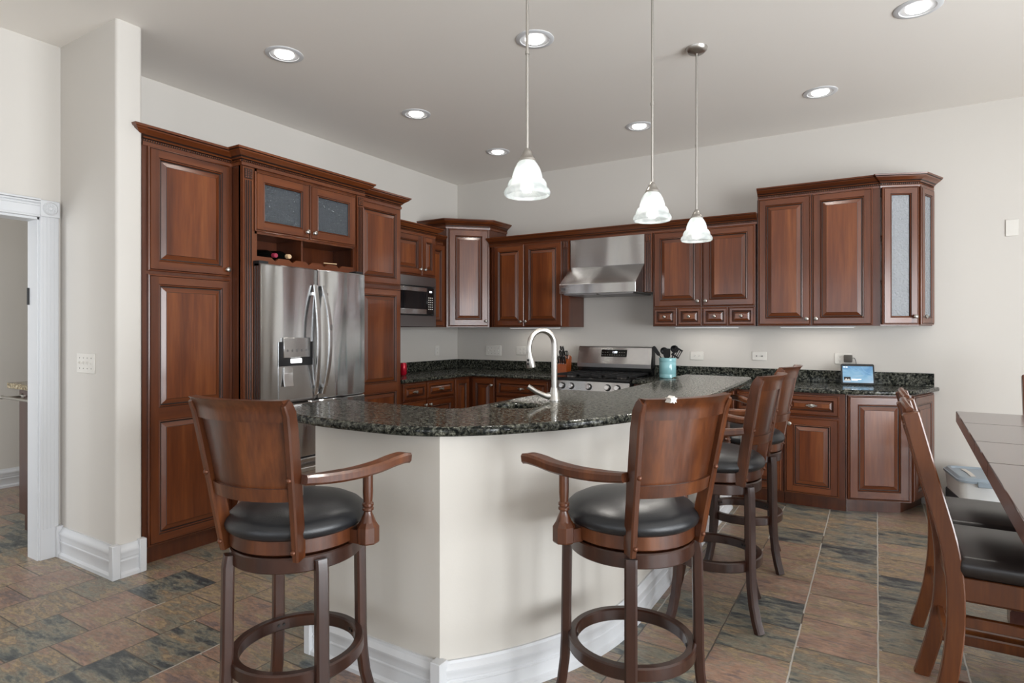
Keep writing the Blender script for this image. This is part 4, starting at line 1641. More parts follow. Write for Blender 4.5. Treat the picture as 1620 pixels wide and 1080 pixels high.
# canister with utensils
cx, cy = 2.560, -0.225
b = B()
lathe(b, [(0, 0.0), (0.070, 0.0), (0.074, 0.004), (0.076, 0.03), (0.0745, 0.034), (0.0745, 0.038), (0.076, 0.042), (0.076, 0.140), (0.0745, 0.144), (0.0745, 0.148), (0.076, 0.152), (0.077, 0.180), (0.075, 0.184), (0.070, 0.182), (0.068, 0.02), (0, 0.015)], 40, (0, 0, 0))
cn = obj('utensil_crock', b, 'ceram')
cn.location = (cx, cy, 0.9145)
tag(cn, 'pale aqua ceramic crock holding black utensils right of the range', 'crock')


def utensil(name, label, base_, tip, head):
    t = thing(name, label, 'utensil', (cx, cy, 0.9145), 0, 'black utensils in the aqua crock')
    b = B()
    p0, p1 = Vector(base_), Vector(tip)
    tube(b, [p0, p0.lerp(p1, 0.5), p1], [0.006, 0.005, 0.005], 8)
    obj('handle', b, 'blackm', t)
    b = B()
    d = (p1 - p0).normalized()
    if head == 'ladle':
        lathe(b, [(0, -0.012), (0.021, -0.008), (0.033, 0.006), (0.0365, 0.020), (0.034, 0.020), (0.029, 0.008), (0.018, -0.004), (0, -0.008)], 20)
        b.transform(Matrix.Translation(p1 + d * 0.035 + Vector((0, 0.012, 0))) @ Matrix.Rotation(R(105), 4, 'X'))
    elif head == 'spoon':
        lathe(b, [(0, -0.010), (0.02, -0.007), (0.032, 0.002), (0.036, 0.010), (0.030, 0.004), (0, -0.004)], 18)
        b.transform(Matrix.Translation(p1 + d * 0.035) @ Matrix.Rotation(R(100), 4, 'X') @ Matrix.Scale(1.25, 4, (0, 1, 0)))
    elif head == 'turner':
        w = d.cross(Vector((0, 1, 0))).normalized()
        for k in range(5):
            c_ = (k - 2) * 0.0165
            bar(b, [p1 + d * 0.012 + w * c_, p1 + d * 0.075 + w * c_], 0.0075, 0.004, w, rnd=0)
        for e in (0.006, 0.080):
            bar(b, [p1 + d * e - w * 0.038, p1 + d * e + w * 0.038], 0.016, 0.004, d, rnd=0)
    elif head == 'spatula':
        w = d.cross(Vector((0, 1, 0))).normalized()
        bar(b, [p1 - d * 0.01, p1 + d * 0.015, p1 + d * 0.085], 0.062, 0.006, w, taper=[0.5, 1, 1.05])
    else:
        w = d.cross(Vector((0, 1, 0))).normalized()
        bar(b, [p1 - d * 0.05, p1 - d * 0.03, p1 + d * 0.035, p1 + d * 0.05], 0.034, 0.012, w, taper=[0.6, 1, 1.05, 0.7])
    obj('head', b, 'blackm', t)
    return t


utensil('soup_ladle', 'black round ladle standing at the back left of the crock', (0.01, 0.02, 0.03), (-0.032, 0.030, 0.215), 'ladle')
utensil('serving_spoon', 'black spoon standing highest at the back right of the crock', (-0.01, 0.03, 0.03), (0.045, 0.035, 0.235), 'ladle')
utensil('slotted_turner', 'black slotted turner leaning right out of the crock', (-0.03, 0.012, 0.03), (0.064, 0.004, 0.195), 'turner')
utensil('spatula', 'dark solid spatula standing at the front centre of the crock', (0.0, -0.03, 0.03), (0.004, -0.038, 0.185), 'spatula')
utensil('tongs', 'black gripped utensil leaning far left out of the crock', (0.055, 0.0, 0.022), (-0.100, -0.020, 0.245), 'grip')
# soda can
b = B()
lathe(b, [(0, 0.004), (0.024, 0.0), (0.026, 0.004), (0.0325, 0.012), (0.033, 0.10), (0.0265, 0.116), (0.0265, 0.121)], 28, m=0)
lathe(b, [(0.0265, 0.121), (0.025, 0.121), (0.024, 0.117), (0, 0.117)], 28, m=1)
tube(b, [(-0.010, 0, 0.1195), (0.008, 0, 0.1195)], 0.006, 8, m=1)
cn = obj('soda_can', b, ['red', 'chrome'])
cn.location = (0.265, -1.232, 0.9145)
tag(cn, 'red drink can on the granite next to the tall cabinet', 'can')
# tablet
tb = thing('tablet', 'smart display tablet with lit blue screen leaning on the backsplash', 'tablet', (4.068, -0.135, 0.9145), R(12))
t = B()
for p in [0]:
    prism(t, rrect(-0.118, 0.118, 0.002, 0.168, 0.012), -0.005, 0.005)
T = Matrix.Rotation(R(76), 4, 'X')
t.transform(T)
obj('case', t, 'blackm', tb)
t = B()
_t = rrect(-0.107, 0.107, 0.016, 0.150, 0.003, 2)
prism(t, _t, 0.005, 0.0058)
t.transform(T)
sr = obj('screen', t, 'screen', tb, smooth=0)
t = B()
box(t, -0.100, -0.052, 0.030, 0.062, 0.0059, 0.0064, m=0)
prism(t, [(-0.100, 0.032), (-0.084, 0.052), (-0.074, 0.040), (-0.066, 0.048), (-0.052, 0.036), (-0.052, 0.030), (-0.100, 0.030)], 0.0064, 0.0068, m=1)
t.transform(T)
obj('thumbnail', t, ['blackm', 'plate'], sr, smooth=0)
t = B()
box(t, -0.044, 0.022, 0.042, 0.046, 0.0059, 0.0064)
box(t, -0.044, -0.004, 0.034, 0.037, 0.0059, 0.0064)
box(t, -0.100, -0.088, 0.139, 0.144, 0.0059, 0.0064)
box(t, -0.084, -0.070, 0.139, 0.144, 0.0059, 0.0064)
t.transform(T)
obj('screen_text', t, 'led', sr, smooth=0)
t = B()
for pts in ([(-0.05, 0.14), (-0.02, 0.118), (0.02, 0.105), (0.045, 0.08)], [(0.03, 0.148), (0.045, 0.115), (0.075, 0.095), (0.1, 0.088)], [(-0.01, 0.132), (0.03, 0.105), (0.05, 0.085)]):
    bar(t, [(x, y, 0.0062) for x, y in smoothpath([p + (0,) for p in pts], 5) and [(q.x, q.y) for q in smoothpath(pts, 5)]], 0.0016, 0.0004, (0, 1, 0), rnd=0)
t.transform(T)
obj('screen_lines', t, plain('screen_line', lin(120, 160, 195), 0.4, emit=lin(110, 160, 200), estr=0.4), sr, smooth=0)
# plug adapter and cord
pa_ = thing('power_adapter', 'dark charger block plugged into the outlet above the tablet', 'charger', (3.994, 0, 1.118))
obj('adapter_body', bx(-0.031, 0.031, -0.040, -0.0085, -0.030, 0.030, bev=0.006, seg=2), plain('adapter_plastic', lin(74, 68, 62), 0.5), pa_)
b = B()
tube(b, [(p.x, p.y, p.z) for p in smoothpath([(0.028, -0.026, 0.004), (0.045, -0.030, 0.004), (0.055, -0.034, -0.02), (0.058, -0.036, -0.07), (0.060, -0.030, -0.098)], 5)], 0.002, 8)
obj('cord', b, 'blackm', pa_)

# wall plates
def plate(name, label, cat, p, rz, w, h, kind):
    t = thing(name, label, cat, p, rz)
    obj('cover_plate', bx(-w / 2, w / 2, -0.007, 0.0, -h / 2, h / 2, bev=0.0025), 'plate', t)
    if kind[0] == 'switch':
        n = kind[1]
        for k in range(n):
            xx = (k - (n - 1) / 2) * 0.046
            b = B()
            box(b, xx - 0.005, xx + 0.005, -0.0085, -0.006, -0.012, 0.012)
            bar(b, [(xx, -0.006, -0.002), (xx, -0.016, 0.006)], 0.007, 0.008, (1, 0, 0))
            obj('toggle', b, 'plate', t, smooth=0)
            b = B()
            for zz in (-0.030, 0.030):
                lathe(b, [(0, 0.0015), (0.003, 0.001), (0.0035, 0)], 10, (xx, -0.007, zz), mtx=Matrix.Rotation(PI / 2, 4, 'X'))
            obj('screw', b, 'slot', t)
    else:
        for k in range(kind[1]):
            xx = (k - (kind[1] - 1) / 2) * (0.040 if kind[0] == 'hout' else 0.046)
            if kind[0] == 'hout':
                spots = [(xx, 0)]
            elif kind[0] == 'jack':
                spots = [(xx, 0)]
            else:
                spots = [(xx, 0.0195), (xx, -0.0195)]
            for sx, sz in spots:
                if kind[0] == 'jack':
                    b = B()
                    lathe(b, [(0, 0.008), (0.004, 0.008), (0.005, 0.004), (0.006, 0)], 10, (sx, -0.007, sz), mtx=Matrix.Rotation(PI / 2, 4, 'X'))
                    obj('jack', b, 'slot', t)
                    continue
                b = B()
                prism(b, rrect(sx - 0.016, sx + 0.016, sz - 0.014, sz + 0.014, 0.008, 3), 0.006, 0.0085)
                b.transform(Matrix.Rotation(PI / 2, 4, 'X'))
                s_ = obj('socket', b, 'plate', t)
                b = B()
                if kind[0] == 'hout':
                    box(b, sx - 0.005, sx + 0.003, -0.0088, -0.0084, sz + 0.005, sz + 0.0066)
                    box(b, sx - 0.006, sx + 0.004, -0.0088, -0.0084, sz - 0.007, sz - 0.0054)
                    box(b, sx + 0.007, sx + 0.011, -0.0088, -0.0084, sz - 0.0025, sz + 0.0025)
                else:
                    box(b, sx - 0.007, sx - 0.0054, -0.0088, -0.0084, sz - 0.003, sz + 0.006)
                    box(b, sx + 0.0054, sx + 0.007, -0.0088, -0.0084, sz - 0.003, sz + 0.005)
                    box(b, sx - 0.0025, sx + 0.0025, -0.0088, -0.0084, sz - 0.010, sz - 0.006)
                obj('slots', b, 'slot', s_, smooth=0)
    return t


plate('switch_plate', 'four-gang white switch plate on the wall end left of the pantry', 'switch', (0.328, -3.985, 1.160), 0, 0.208, 0.115, ('switch', 4))
plate('switch_plate', 'four-gang white switch plate on the back wall near the room corner', 'switch', (0.508, 0, 1.122), 0, 0.208, 0.115, ('switch', 4))
plate('outlet_plate', 'white double outlet plate on the back wall left of the knife block', 'outlet', (0.885, 0, 1.128), 0, 0.150, 0.092, ('out', 2))
plate('outlet_plate', 'white sideways outlet plate on the back wall right of the crock', 'outlet', (2.767, 0, 1.114), 0, 0.120, 0.076, ('hout', 2))
plate('cable_plate', 'white plate with two dark jacks on the back wall above the far stools', 'wall plate', (3.311, 0, 1.123), 0, 0.120, 0.076, ('jack', 2))
plate('outlet_plate', 'white outlet plate behind the charger above the tablet', 'outlet', (3.958, 0, 1.116), 0, 0.124, 0.092, ('out', 2))
plate('blank_plate', 'blank white cover plate high on the bare wall at the right', 'wall plate', (5.038, 0, 2.10), 0, 0.075, 0.122, ('none', 0))
plate('outlet_plate', 'white outlet plate on the left wall under the microwave', 'outlet', (0, -0.383, 1.125), RL, 0.075, 0.115, ('out', 1))

# ---------------------------------------------------------------- pendants and ceiling lights


def pendant_proto():
    t = thing('pendant_light', '', 'pendant lamp', (0, 0, 0), 0, 'pendant lamps over the island')
    zt = H
    zb = 1.886
    b = B()
    lathe(b, [(0, zt - 0.038), (0.012, zt - 0.038), (0.016, zt - 0.034), (0.045, zt - 0.030), (0.060, zt - 0.016), (0.064, zt - 0.001), (0, zt - 0.001)], 32)
    obj('canopy', b, 'nickel', t)
    b = B()
    tube(b, [(0, 0, zt - 0.036), (0, 0, zb + 0.185)], 0.0062, 12)
    lathe(b, [(0.0085, -0.006), (0.0085, 0.006)], 12, (0, 0, 2.46))
    obj('stem', b, 'nickel', t)
    b = B()
    lathe(b, [(0, 0.190), (0.008, 0.190), (0.014, 0.182), (0.020, 0.172), (0.020, 0.168), (0.026, 0.160), (0.030, 0.150), (0.034, 0.147), (0.036, 0.138), (0, 0.138)], 28, (0, 0, zb))
    obj('cap', b, 'nickel', t)
    b = B()
    prof = [(0.030, 0.140), (0.040, 0.130), (0.052, 0.108), (0.059, 0.085), (0.062, 0.068), (0.070, 0.062), (0.077, 0.050), (0.080, 0.034), (0.088, 0.026), (0.093, 0.014), (0.091, 0.004), (0.087, 0.0),
            (0.086, 0.004), (0.089, 0.014), (0.085, 0.022), (0.076, 0.031), (0.073, 0.049), (0.067, 0.058), (0.058, 0.066), (0.055, 0.085), (0.048, 0.107), (0.037, 0.127), (0.028, 0.137)]
    lathe(b, prof, 36, (0, 0, zb))
    obj('glass_shade', b, 'shade', t)
    b = B()
    lathe(b, [(0, 0.012), (0.016, 0.016), (0.026, 0.032), (0.026, 0.042), (0.018, 0.062), (0.012, 0.075), (0.012, 0.10), (0, 0.10)], 20, (0, 0, zb))
    obj('bulb', b, 'bulb', t)
    l = D.lights.new('pendant_glow', 'SPOT')
    l.energy = 22
    l.spot_size = R(150)
    l.spot_blend = 0.7
    l.color = (1, 0.95, 0.88)
    l.shadow_soft_size = 0.03
    lo = D.objects.new('pendant_glow', l)
    C.objects.link(lo)
    lo.parent = t
    lo.location = (0, 0, zb + 0.004)
    return t


pp = pendant_proto()
for k, (x, y, lb) in enumerate(((3.267, -1.986, 'smallest looking pendant lamp, hanging from the visible ceiling canopy farthest from the camera'),
                                (3.251, -2.770, 'middle pendant lamp hanging between the near and far ones'),
                                (2.996, -3.558, 'nearest and largest looking pendant lamp, above the faucet'))):
    o = pp if k == 0 else copytree(pp)
    o.location = (x, y, 0)
    o['label'] = lb


def can_proto():
    t = thing('recessed_light', '', 'ceiling light', (0, 0, 0), 0, 'recessed ceiling lights')
    b = B()
    lathe(b, [(0.112, 0.0), (0.112, -0.003), (0.106, -0.006), (0.086, -0.007), (0.083, -0.004), (0.080, -0.0005)], 40)
    obj('trim_ring', b, 'white', t)
    b = B()
    lathe(b, [(0.082, -0.004), (0.070, -0.0015), (0.052, -0.001)], 40)
    obj('baffle', b, 'white', t)
    b = B()
    lathe(b, [(0.056, -0.0015), (0.052, -0.009), (0.036, -0.014), (0.0, -0.016)], 32)
    obj('lamp_face', b, 'lamp', t)
    l = D.lights.new('downlight', 'SPOT')
    l.energy = 18
    l.spot_size = R(125)
    l.spot_blend = 0.8
    l.shadow_soft_size = 0.06
    l.color = (1, 0.95, 0.88)
    lo = D.objects.new('downlight', l)
    C.objects.link(lo)
    lo.parent = t
    lo.location = (0, 0, -0.03)
    return t


cp_ = can_proto()
for k, (x, y, lb) in enumerate(((1.079, -3.227, 'recessed ceiling light nearest the pantry and white wall end'),
                                (1.108, -2.027, 'recessed ceiling light in front of the microwave, second in the left row'),
                                (1.118, -0.859, 'recessed ceiling light closest to the room corner'),
                                (2.489, -2.590, 'recessed ceiling light behind the stem of the nearest pendant'),
                                (2.508, -0.845, 'recessed ceiling light in front of the range hood'),
                                (3.850, -0.852, 'recessed ceiling light before the tall end wall cabinet'),
                                (4.378, -1.835, 'recessed ceiling light at the top right edge of the photo'))):
    o = cp_ if k == 0 else copytree(cp_)
    o.location = (x, y, H)
    o['label'] = lb

# ---------------------------------------------------------------- bar stools


def stool_proto():
    t = thing('bar_stool', '', 'bar stool', (0, 0, 0), 0, 'bar stools around the island')
    basep = []
    # legs
    for k in range(4):
        a = R(45 + 90 * k)
        pts = []
        for z, r in ((0.638, 0.214), (0.60, 0.220), (0.45, 0.222), (0.28, 0.224), (0.20, 0.228), (0.12, 0.238), (0.05, 0.256), (0.0, 0.275)):
            pts.append((r * math.cos(a), r * math.sin(a), z))
        b = B()
        bar(b, pts[::-1], 0.040, 0.034, (-math.sin(a), math.cos(a), 0), rnd=0.18)
        basep.append(obj('leg', b, 'stoolleg', t))
    b = B()
    lathe(b, ringprof(0.186, 0.216, 0.255, 0.300, 0.005), 56)
    basep.append(obj('foot_ring', b, 'stoolleg', t))
    b = B()
    for k in range(4):
        a = R(45 + 90 * k)
        for s_ in (-0.05, 0.05):
            lathe(b, [(0, 0.003), (0.005, 0.003), (0.005, 0)], 10, mtx=Matrix.Translation((0.186 * math.cos(a + s_), 0.186 * math.sin(a + s_), 0.277)) @ Matrix.Rotation(a + PI, 4, 'Z') @ Matrix.Rotation(PI / 2, 4, 'Y'))
    basep.append(obj('ring_screw', b, 'blackm', t))
    b = B()
    lathe(b, ringprof(0.165, 0.211, 0.604, 0.653, 0.004), 56)
    basep.append(obj('swivel_ring', b, 'stoolleg', t))
    # seat
    b = B()
    lathe(b, [(0, 0.652), (0.185, 0.652), (0.200, 0.656), (0.212, 0.664), (0.212, 0.712), (0.206, 0.718), (0, 0.718)], 56)
    obj('seat_apron', b, 'stool', t)
    b = B()
    lathe(b, [(0, 0.794), (0.07, 0.792), (0.13, 0.786), (0.175, 0.775), (0.205, 0.760), (0.222, 0.744), (0.228, 0.729), (0.224, 0.714), (0.212, 0.705), (0.19, 0.702), (0, 0.702)], 56)
    obj('seat_cushion', b, 'leather', t, smooth=60)
    xc = lambda z: -(0.160 + 0.086 * ((z - 0.63) / 0.51) ** 1.1) if z > 0.63 else -0.160
    hw = lambda z: 0.141 + 0.038 * max(0, (z - 0.63) / 0.51)
    for s_ in (-1, 1):
        b = B()
        zs = [0.650, 0.68, 0.75, 0.85, 0.95, 1.05, 1.105, 1.128, 1.138]
        pts = [(xc(z) - 0.016 * max(0, (z - 1.085) / 0.053) ** 2, s_ * hw(z), z) for z in zs]
        bar(b, pts, 0.024, 0.048, (1 * 0.12, s_ * 1.0, 0), rnd=0.2, taper=[0.9, 1, 1, 1, 1, 1, 0.92, 0.80, 0.62])
        p = obj('back_post', b, 'stool', t)
        for z in (0.678, 0.905):
            b = B()
            lathe(b, [(0, 0.008), (0.005, 0.007), (0.008, 0.004), (0.0085, 0)], 12, mtx=Matrix.Translation((xc(z) - 0.0235, s_ * hw(z), z)) @ Matrix.Rotation(-PI / 2, 4, 'Y'))
            obj('bolt', b, 'bolt', p)
        b = B()
        box(b, xc(0.87) + 0.020, xc(0.87) + 0.026, s_ * hw(0.87) - 0.008, s_ * hw(0.87) + 0.008, 0.850, 0.882)
        obj('bracket', b, 'pewter', p, smooth=0)

    def curved(z0, z1, y_in, th, bow, rows, topcurl=0.0):
        b = B()
        n = 14
        F, K = [], []
        for j in range(rows + 1):
            z = z0 + (z1 - z0) * j / rows
            fr, bk = [], []
            for i in range(n + 1):
                u = -1 + 2 * i / n
                y = u * (hw(z) - y_in)
                tt = j / rows
                x = xc(z) - bow * (1 - u * u) - topcurl * max(0, tt - 0.4) ** 2
                fr.append(b.verts.new((x + th / 2, y, z)))
                bk.append(b.verts.new((x - th / 2 - (topcurl * 0.4 * max(0, tt - 0.6)), y, z)))
            F.append(fr)
            K.append(bk)
        for j in range(rows):
            for i in range(n):
                b.faces.new((F[j][i], F[j][i + 1], F[j + 1][i + 1], F[j + 1][i]))
                b.faces.new((K[j][i + 1], K[j][i], K[j + 1][i], K[j + 1][i + 1]))
            for i in (0, n):
                b.faces.new((F[j][i], F[j + 1][i], K[j + 1][i], K[j][i]))
        for j in (0, rows):
            for i in range(n):
                b.faces.new((F[j][i], F[j][i + 1], K[j][i + 1], K[j][i]))
        return b
    obj('back_panel', curved(0.862, 1.092, 0.010, 0.010, 0.042, 4), 'stool', t)
    obj('crest_rail', curved(1.080, 1.146, 0.000, 0.030, 0.042, 8, 0.03), 'stool', t)
    obj('lower_rail', curved(0.836, 0.876, 0.006, 0.030, 0.042, 2), 'stool', t)
    for s_ in (-1, 1):
        b = B()
        pts = [(xc(0.9) + 0.012, s_ * 0.183, 0.902), (-0.12, s_ * 0.204, 0.893), (-0.03, s_ * 0.240, 0.890), (0.05, s_ * 0.276, 0.897), (0.10, s_ * 0.300, 0.908), (0.140, s_ * 0.318, 0.913), (0.165, s_ * 0.328, 0.909)]
        P = [tuple(q) for q in smoothpath(pts, 4)]
        n = len(P)
        tp = [0.85 + 0.15 * min(1, i / 6) for i in range(n)]
        tp[-1] = 0.72
        bar(b, P, 0.052, 0.034, (0, 1, 0), rnd=0.22, taper=tp)
        obj('armrest', b, 'stool', t)
        b = B()
        px_, py_ = 0.025, s_ * 0.262
        lathe(b, [(0.026, 0.722), (0.020, 0.738), (0.014, 0.752), (0.0135, 0.758), (0.0185, 0.762), (0.0185, 0.768), (0.015, 0.772), (0.0185, 0.776), (0.0185, 0.783), (0.0145, 0.788), (0.0155, 0.80), (0.0165, 0.82), (0.0165, 0.88)], 20, (px_, py_, 0))
        lathe(b, [(0, 0.655), (0.034, 0.655), (0.037, 0.660), (0.037, 0.708), (0.022, 0.730), (0, 0.730)], 8, (px_, py_, 0), mtx=Matrix.Rotation(R(22.5), 4, 'Z'))
        box(b, px_ - 0.028, px_ + 0.028, min(s_ * 0.205, py_), max(s_ * 0.205, py_), 0.656, 0.700)
        obj('arm_post', b, 'stool', t, smooth=21)
    return t, [x.name for x in basep]


sp_, bnames = stool_proto()
STOOLS = [(2.519, -4.284, 100.4, 114.1, 'bar stool in the left foreground, its back turned three-quarters to the camera'),
          (3.467, -3.658, 150.6, 155.1, 'bar stool in the centre foreground with a white scrap on its back rail'),
          (3.522, -2.650, 174.0, 191.0, 'third bar stool, half hidden behind the centre foreground stool'),
          (3.515, -1.890, 174.0, 190.0, 'farthest bar stool, next to the back worktop')]
for k, (x, y, a, leg, lb) in enumerate(STOOLS):
    o = sp_ if k == 0 else copytree(sp_)
    o.location = (x, y, 0)
    o.rotation_euler = (0, 0, R(a))
    o['label'] = lb
    for ch in o.children:
        if ch.name.split('.')[0] in ('leg', 'foot_ring', 'ring_screw', 'swivel_ring'):
            ch.rotation_euler = (0, 0, R(leg - a))
# white scrap on the centre stool
b = B()
prism(b, [(-0.012, -0.010), (-0.006, -0.006), (-0.003, -0.012), (0.004, -0.007), (0.013, -0.009), (0.009, 0.0), (0.014, 0.006), (0.005, 0.005), (-0.003, 0.010), (-0.007, 0.004), (-0.014, 0.004), (-0.009, -0.003)], -0.018, 0.004)
b.transform(Matrix.Rotation(PI / 2, 4, 'X'))
so = obj('paper_scrap', b, 'plate')
tag(so, 'small torn white scrap on the top rail of the centre stool', 'scrap')
_a = R(150.6)
_lx, _ly = -(0.160 + 0.086) - 0.042 * 0.64 - 0.028, 0.112
so.location = (3.467 + _lx * math.cos(_a) - _ly * math.sin(_a), -3.658 + _lx * math.sin(_a) + _ly * math.cos(_a), 1.1465)
so.rotation_euler = (0, 0, _a - PI / 2 + PI)

# ---------------------------------------------------------------- dining set
tbx0, tbx1, tby0, tby1 = 4.500, 5.60, -3.95, -1.60
dt = thing('dining_table', 'dark reddish counter-height wooden dining table at the right edge', 'table', (5.065, -2.807, 0), R(-2.06))
b = B()
for k, (ya, yb) in enumerate(((-1.2, -0.36), (-0.358, 0.10), (0.102, 0.66), (0.662, 1.14))):
    box(b, -0.55, 0.55, ya, yb, 0.856, 0.914, bev=0.003)
obj('tabletop', b, 'table', dt)
b = B()
box(b, -0.46, 0.46, -1.05, 1.0, 0.80, 0.856)
obj('apron', b, 'table', dt, smooth=0)
for yy in (-0.75, 0.70):
    b = B()
    sec = [(-0.38, 0.0), (0.38, 0.0), (0.38, 0.07), (0.35, 0.125), (0.29, 0.085), (-0.29, 0.085), (-0.35, 0.125), (-0.38, 0.07)]
    v0 = [b.verts.new((x, yy - 0.05, z)) for x, z in sec]
    v1 = [b.verts.new((x, yy + 0.05, z)) for x, z in sec]
    for i in range(8):
        b.faces.new((v0[i], v0[(i + 1) % 8], v1[(i + 1) % 8], v1[i]))
    b.faces.new(v0[::-1])
    b.faces.new(v1)
    obj('trestle_foot', b, 'table', dt, smooth=0)
    b = B()
    box(b, -0.09, 0.09, yy - 0.045, yy + 0.045, 0.085, 0.80, bev=0.004)
    obj('trestle_post', b, 'table', dt)
obj('stretcher', bx(-0.03, 0.03, -0.72, 0.68, 0.16, 0.26, bev=0.003), 'table', dt)


def chair_proto():
    t = thing('dining_chair', '', 'chair', (0, 0, 0), 0, 'dining chairs around the table')
    hw = 0.195
    path = [(0.0, 0.0), (0.026, 0.10), (0.048, 0.20), (0.063, 0.32), (0.067, 0.42), (0.064, 0.52), (0.046, 0.65), (0.008, 0.80), (-0.027, 0.94), (-0.052, 1.04), (-0.060, 1.068)]
    P = [(q.x, q.y) for q in smoothpath(path, 3)]
    for s_ in (-1, 1):
        b = B()
        tp = [1.0] * len(P)
        tp[-1] = 0.75
        bar(b, [(x, s_ * hw, z) for x, z in P], 0.034, 0.050, (0, 1, 0), rnd=0.12, taper=tp)
        obj('back_leg', b, 'oak', t)
        b = B()
        bar(b, [(0.470, s_ * hw, 0.0), (0.470, s_ * hw, 0.535)], 0.040, 0.040, (0, 1, 0), rnd=0.12)
        obj('leg', b, 'oak', t)
        b = B()
        box(b, 0.070, 0.465, s_ * hw - 0.012, s_ * hw + 0.012, 0.374, 0.409, bev=0.003)
        obj('stretcher', b, 'oak', t)
        obj('stretcher', bx(0.050, 0.465, s_ * hw - 0.012, s_ * hw + 0.012, 0.150, 0.186, bev=0.003), 'oak', t)
        b = B()
        box(b, 0.062, 0.465, s_ * hw - 0.013, s_ * hw + 0.013, 0.462, 0.537, bev=0.003)
        obj('seat_rail', b, 'oak', t)
    obj('seat_rail', bx(0.458, 0.482, -hw, hw, 0.462, 0.537, bev=0.003), 'oak', t)
    obj('seat_rail', bx(0.056, 0.078, -hw, hw, 0.462, 0.537, bev=0.003), 'oak', t)
    obj('stretcher', bx(0.460, 0.480, -hw, hw, 0.20, 0.235, bev=0.003), 'oak', t)
    obj('stretcher', bx(0.050, 0.070, -hw, hw, 0.25, 0.285, bev=0.003), 'oak', t)
    # cushion
    b = B()
    box(b, 0.066, 0.505, -0.218, 0.218, 0.535, 0.602, bev=0.028, seg=4)
    for v in b.verts:
        if v.co.z > 0.575:
            v.co.z += 0.012 * (1 - ((v.co.y) / 0.22) ** 2)
    obj('seat_cushion', b, 'leather2', t, smooth=60)
    # crest, lower rail, slats
    for nm, z0, z1, xx in (('crest_rail', 0.985, 1.085, -0.052), ('lower_rail', 0.70, 0.745, 0.030)):
        b = B()
        pts = [(xx - 0.008 * (1 - (k / 4 - 1) ** 2), -hw + 0.008 + (2 * hw - 0.016) * k / 8, (z0 + z1) / 2 + (0.008 * (1 - (k / 4 - 1) ** 2) if nm == 'crest_rail' else 0)) for k in range(9)]
        bar(b, pts, z1 - z0, 0.022, (-0.2, 0, 1), rnd=0.3)
        obj(nm, b, 'oak', t)
    for yy in (-0.09, 0.0, 0.09):
        b = B()
        bb = 0.020 * (1 - (yy / hw) ** 2)
        bar(b, [(0.028 - bb, yy, 0.735), (-0.010 - bb, yy, 0.87), (-0.046 - bb, yy, 1.0)], 0.045, 0.012, (0, 1, 0), rnd=0.2)
        obj('slat', b, 'oak', t)
    return t


ch = chair_proto()
CHAIRS = [(4.345, -2.985, 1.0, 'nearest wooden dining chair with black seat, cut by the lower right corner'),
          (4.352, -2.530, 1.0, 'second wooden dining chair, tucked in behind the nearest one'),
          (5.175, -0.86, -92.0, 'dining chair at the far end of the table, only its back post in view')]
for k, (x, y, a, lb) in enumerate(CHAIRS):
    o = ch if k == 0 else copytree(ch)
    o.location = (x, y, 0)
    o.rotation_euler = (0, 0, R(a))
    o['label'] = lb

# storage bin on a low box by the wall
lb_ = bx(-0.13, 0.13, -0.20, 0.20, 0, 0.19, bev=0.01, seg=2)
o = obj('storage_box', lb_, 'boxgrey')
o.location = (4.785, -0.34, 0)
o.rotation_euler = (0, 0, R(8))
tag(o, 'dark grey box on the floor under the white lidded bin', 'box')
bn = thing('storage_bin', 'white plastic bin with grey clip lid by the wall behind the chairs', 'bin', (4.785, -0.34, 0.191), R(8))
b = B()
lo, hi = rrect(-0.125, 0.125, -0.205, 0.205, 0.05), rrect(-0.138, 0.138, -0.222, 0.222, 0.06)
v0 = [b.verts.new((x, y, 0)) for x, y in lo]
v1 = [b.verts.new((x, y, 0.125)) for x, y in hi]
n = len(lo)
for i in range(n):
    b.faces.new((v0[i], v0[(i + 1) % n], v1[(i + 1) % n], v1[i]))
b.faces.new(v0[::-1])
b.faces.new(v1)
obj('tub', b, 'binbody', bn)
b = B()
prism(b, rrect(-0.148, 0.148, -0.234, 0.234, 0.07), 0.124, 0.138)
rings = [(rrect(-0.140, 0.140, -0.226, 0.226, 0.065), 0.138), (rrect(-0.128, 0.128, -0.212, 0.212, 0.06), 0.155), (rrect(-0.110, 0.110, -0.19, 0.19, 0.055), 0.157), (rrect(-0.100, 0.100, -0.175, 0.175, 0.05), 0.147)]
pv = None
for rg_, z in rings:
    v = [b.verts.new((x, y, z)) for x, y in rg_]
    if pv:
        for i in range(len(v)):
            b.faces.new((pv[i], pv[(i + 1) % len(v)], v[(i + 1) % len(v)], v[i]))
    pv = v
b.faces.new(pv)
ld = obj('lid', b, 'binlid', bn, smooth=30)
b = B()
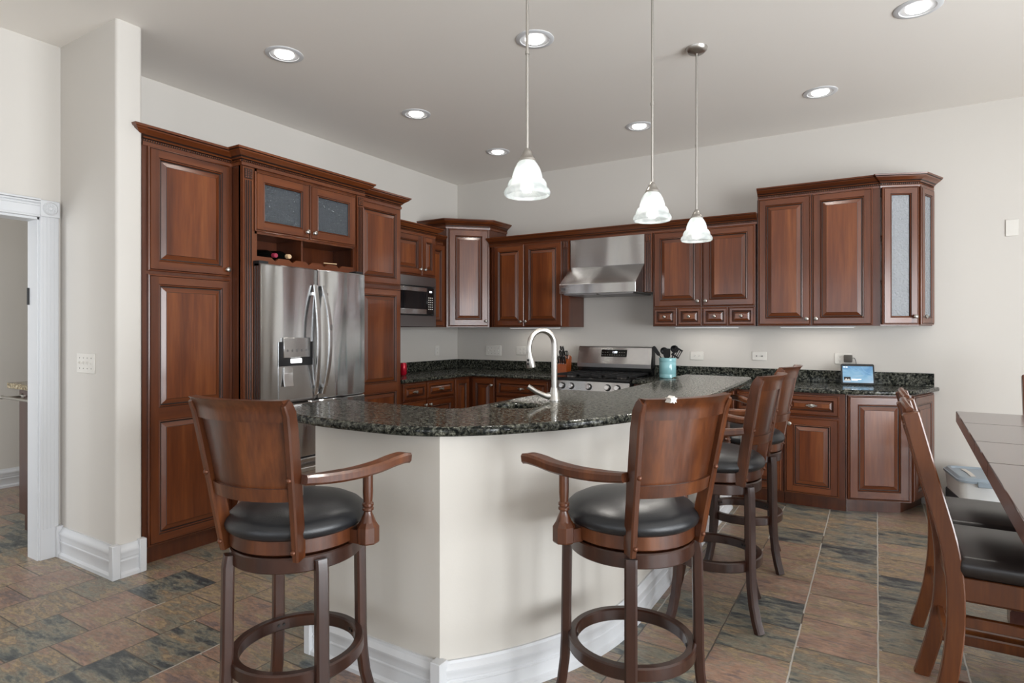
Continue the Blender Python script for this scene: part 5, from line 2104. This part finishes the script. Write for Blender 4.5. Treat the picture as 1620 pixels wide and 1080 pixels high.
bar(b, [(-0.04, -0.12, 0.15), (-0.035, 0.0, 0.152), (-0.04, 0.12, 0.15)], 0.03, 0.006, (1, 0, 0))
obj('lid_insert', b, 'plate', ld)
obj('latch', bx(-0.045, 0.045, -0.243, -0.232, 0.102, 0.136, bev=0.003), 'binlid', bn)

# ---------------------------------------------------------------- hall beyond the doorway
vn = thing('vanity', 'dark wood vanity with beige granite top in the room beyond the doorway', 'vanity', (-0.76, -3.925, 0))
obj('carcass', bx(0, 0.635, 0, 0.95, 0.115, 0.955), 'vanity', vn, smooth=0)
obj('plinth', bx(0.03, 0.635, 0.02, 0.95, 0, 0.20), 'vanity', vn, smooth=0)
obj('stone_top', bx(-0.085, 0.637, -0.04, 0.95, 0.955, 0.995, bev=0.004), 'beige_granite', vn)
b = B()
tube(b, [(-0.02, -0.085, 0.902), (0.62, -0.085, 0.902)], 0.009, 12)
for x in (0.045, 0.56):
    tube(b, [(x, 0.0, 0.902), (x, -0.085, 0.902)], 0.008, 12)
    lathe(b, [(0, 0.010), (0.016, 0.010), (0.022, 0.004), (0.024, 0)], 16, (x, 0, 0.902), mtx=Matrix.Rotation(PI / 2, 4, 'X'))
lathe(b, [(0, -0.016), (0.010, -0.012), (0.014, 0.0), (0.010, 0.012), (0, 0.016)], 14, (-0.028, -0.085, 0.902), mtx=Matrix.Rotation(PI / 2, 4, 'Y'))
obj('towel_bar', b, 'pewter', vn)
sn = thing('wall_sconce', 'dark metal fixture with white cups at the left edge beyond the doorway', 'wall lamp', (-2.2, -3.70, 1.55), -RL)
b = B()
box(b, -0.03, 0.03, -0.012, 0.0, -0.16, 0.16, bev=0.003)
for z in (-0.11, 0.09):
    tube(b, [(0, -0.01, z - 0.04), (0.0, -0.06, z - 0.06), (0, -0.09, z - 0.03), (0, -0.09, z)], 0.007, 10)
obj('bracket', b, 'pewter', sn)
for z in (-0.11, 0.09):
    b = B()
    lathe(b, [(0, 0), (0.03, 0), (0.036, 0.02), (0.032, 0.05), (0, 0.05)], 18, (0, -0.09, z))
    obj('cup', b, 'white', sn)
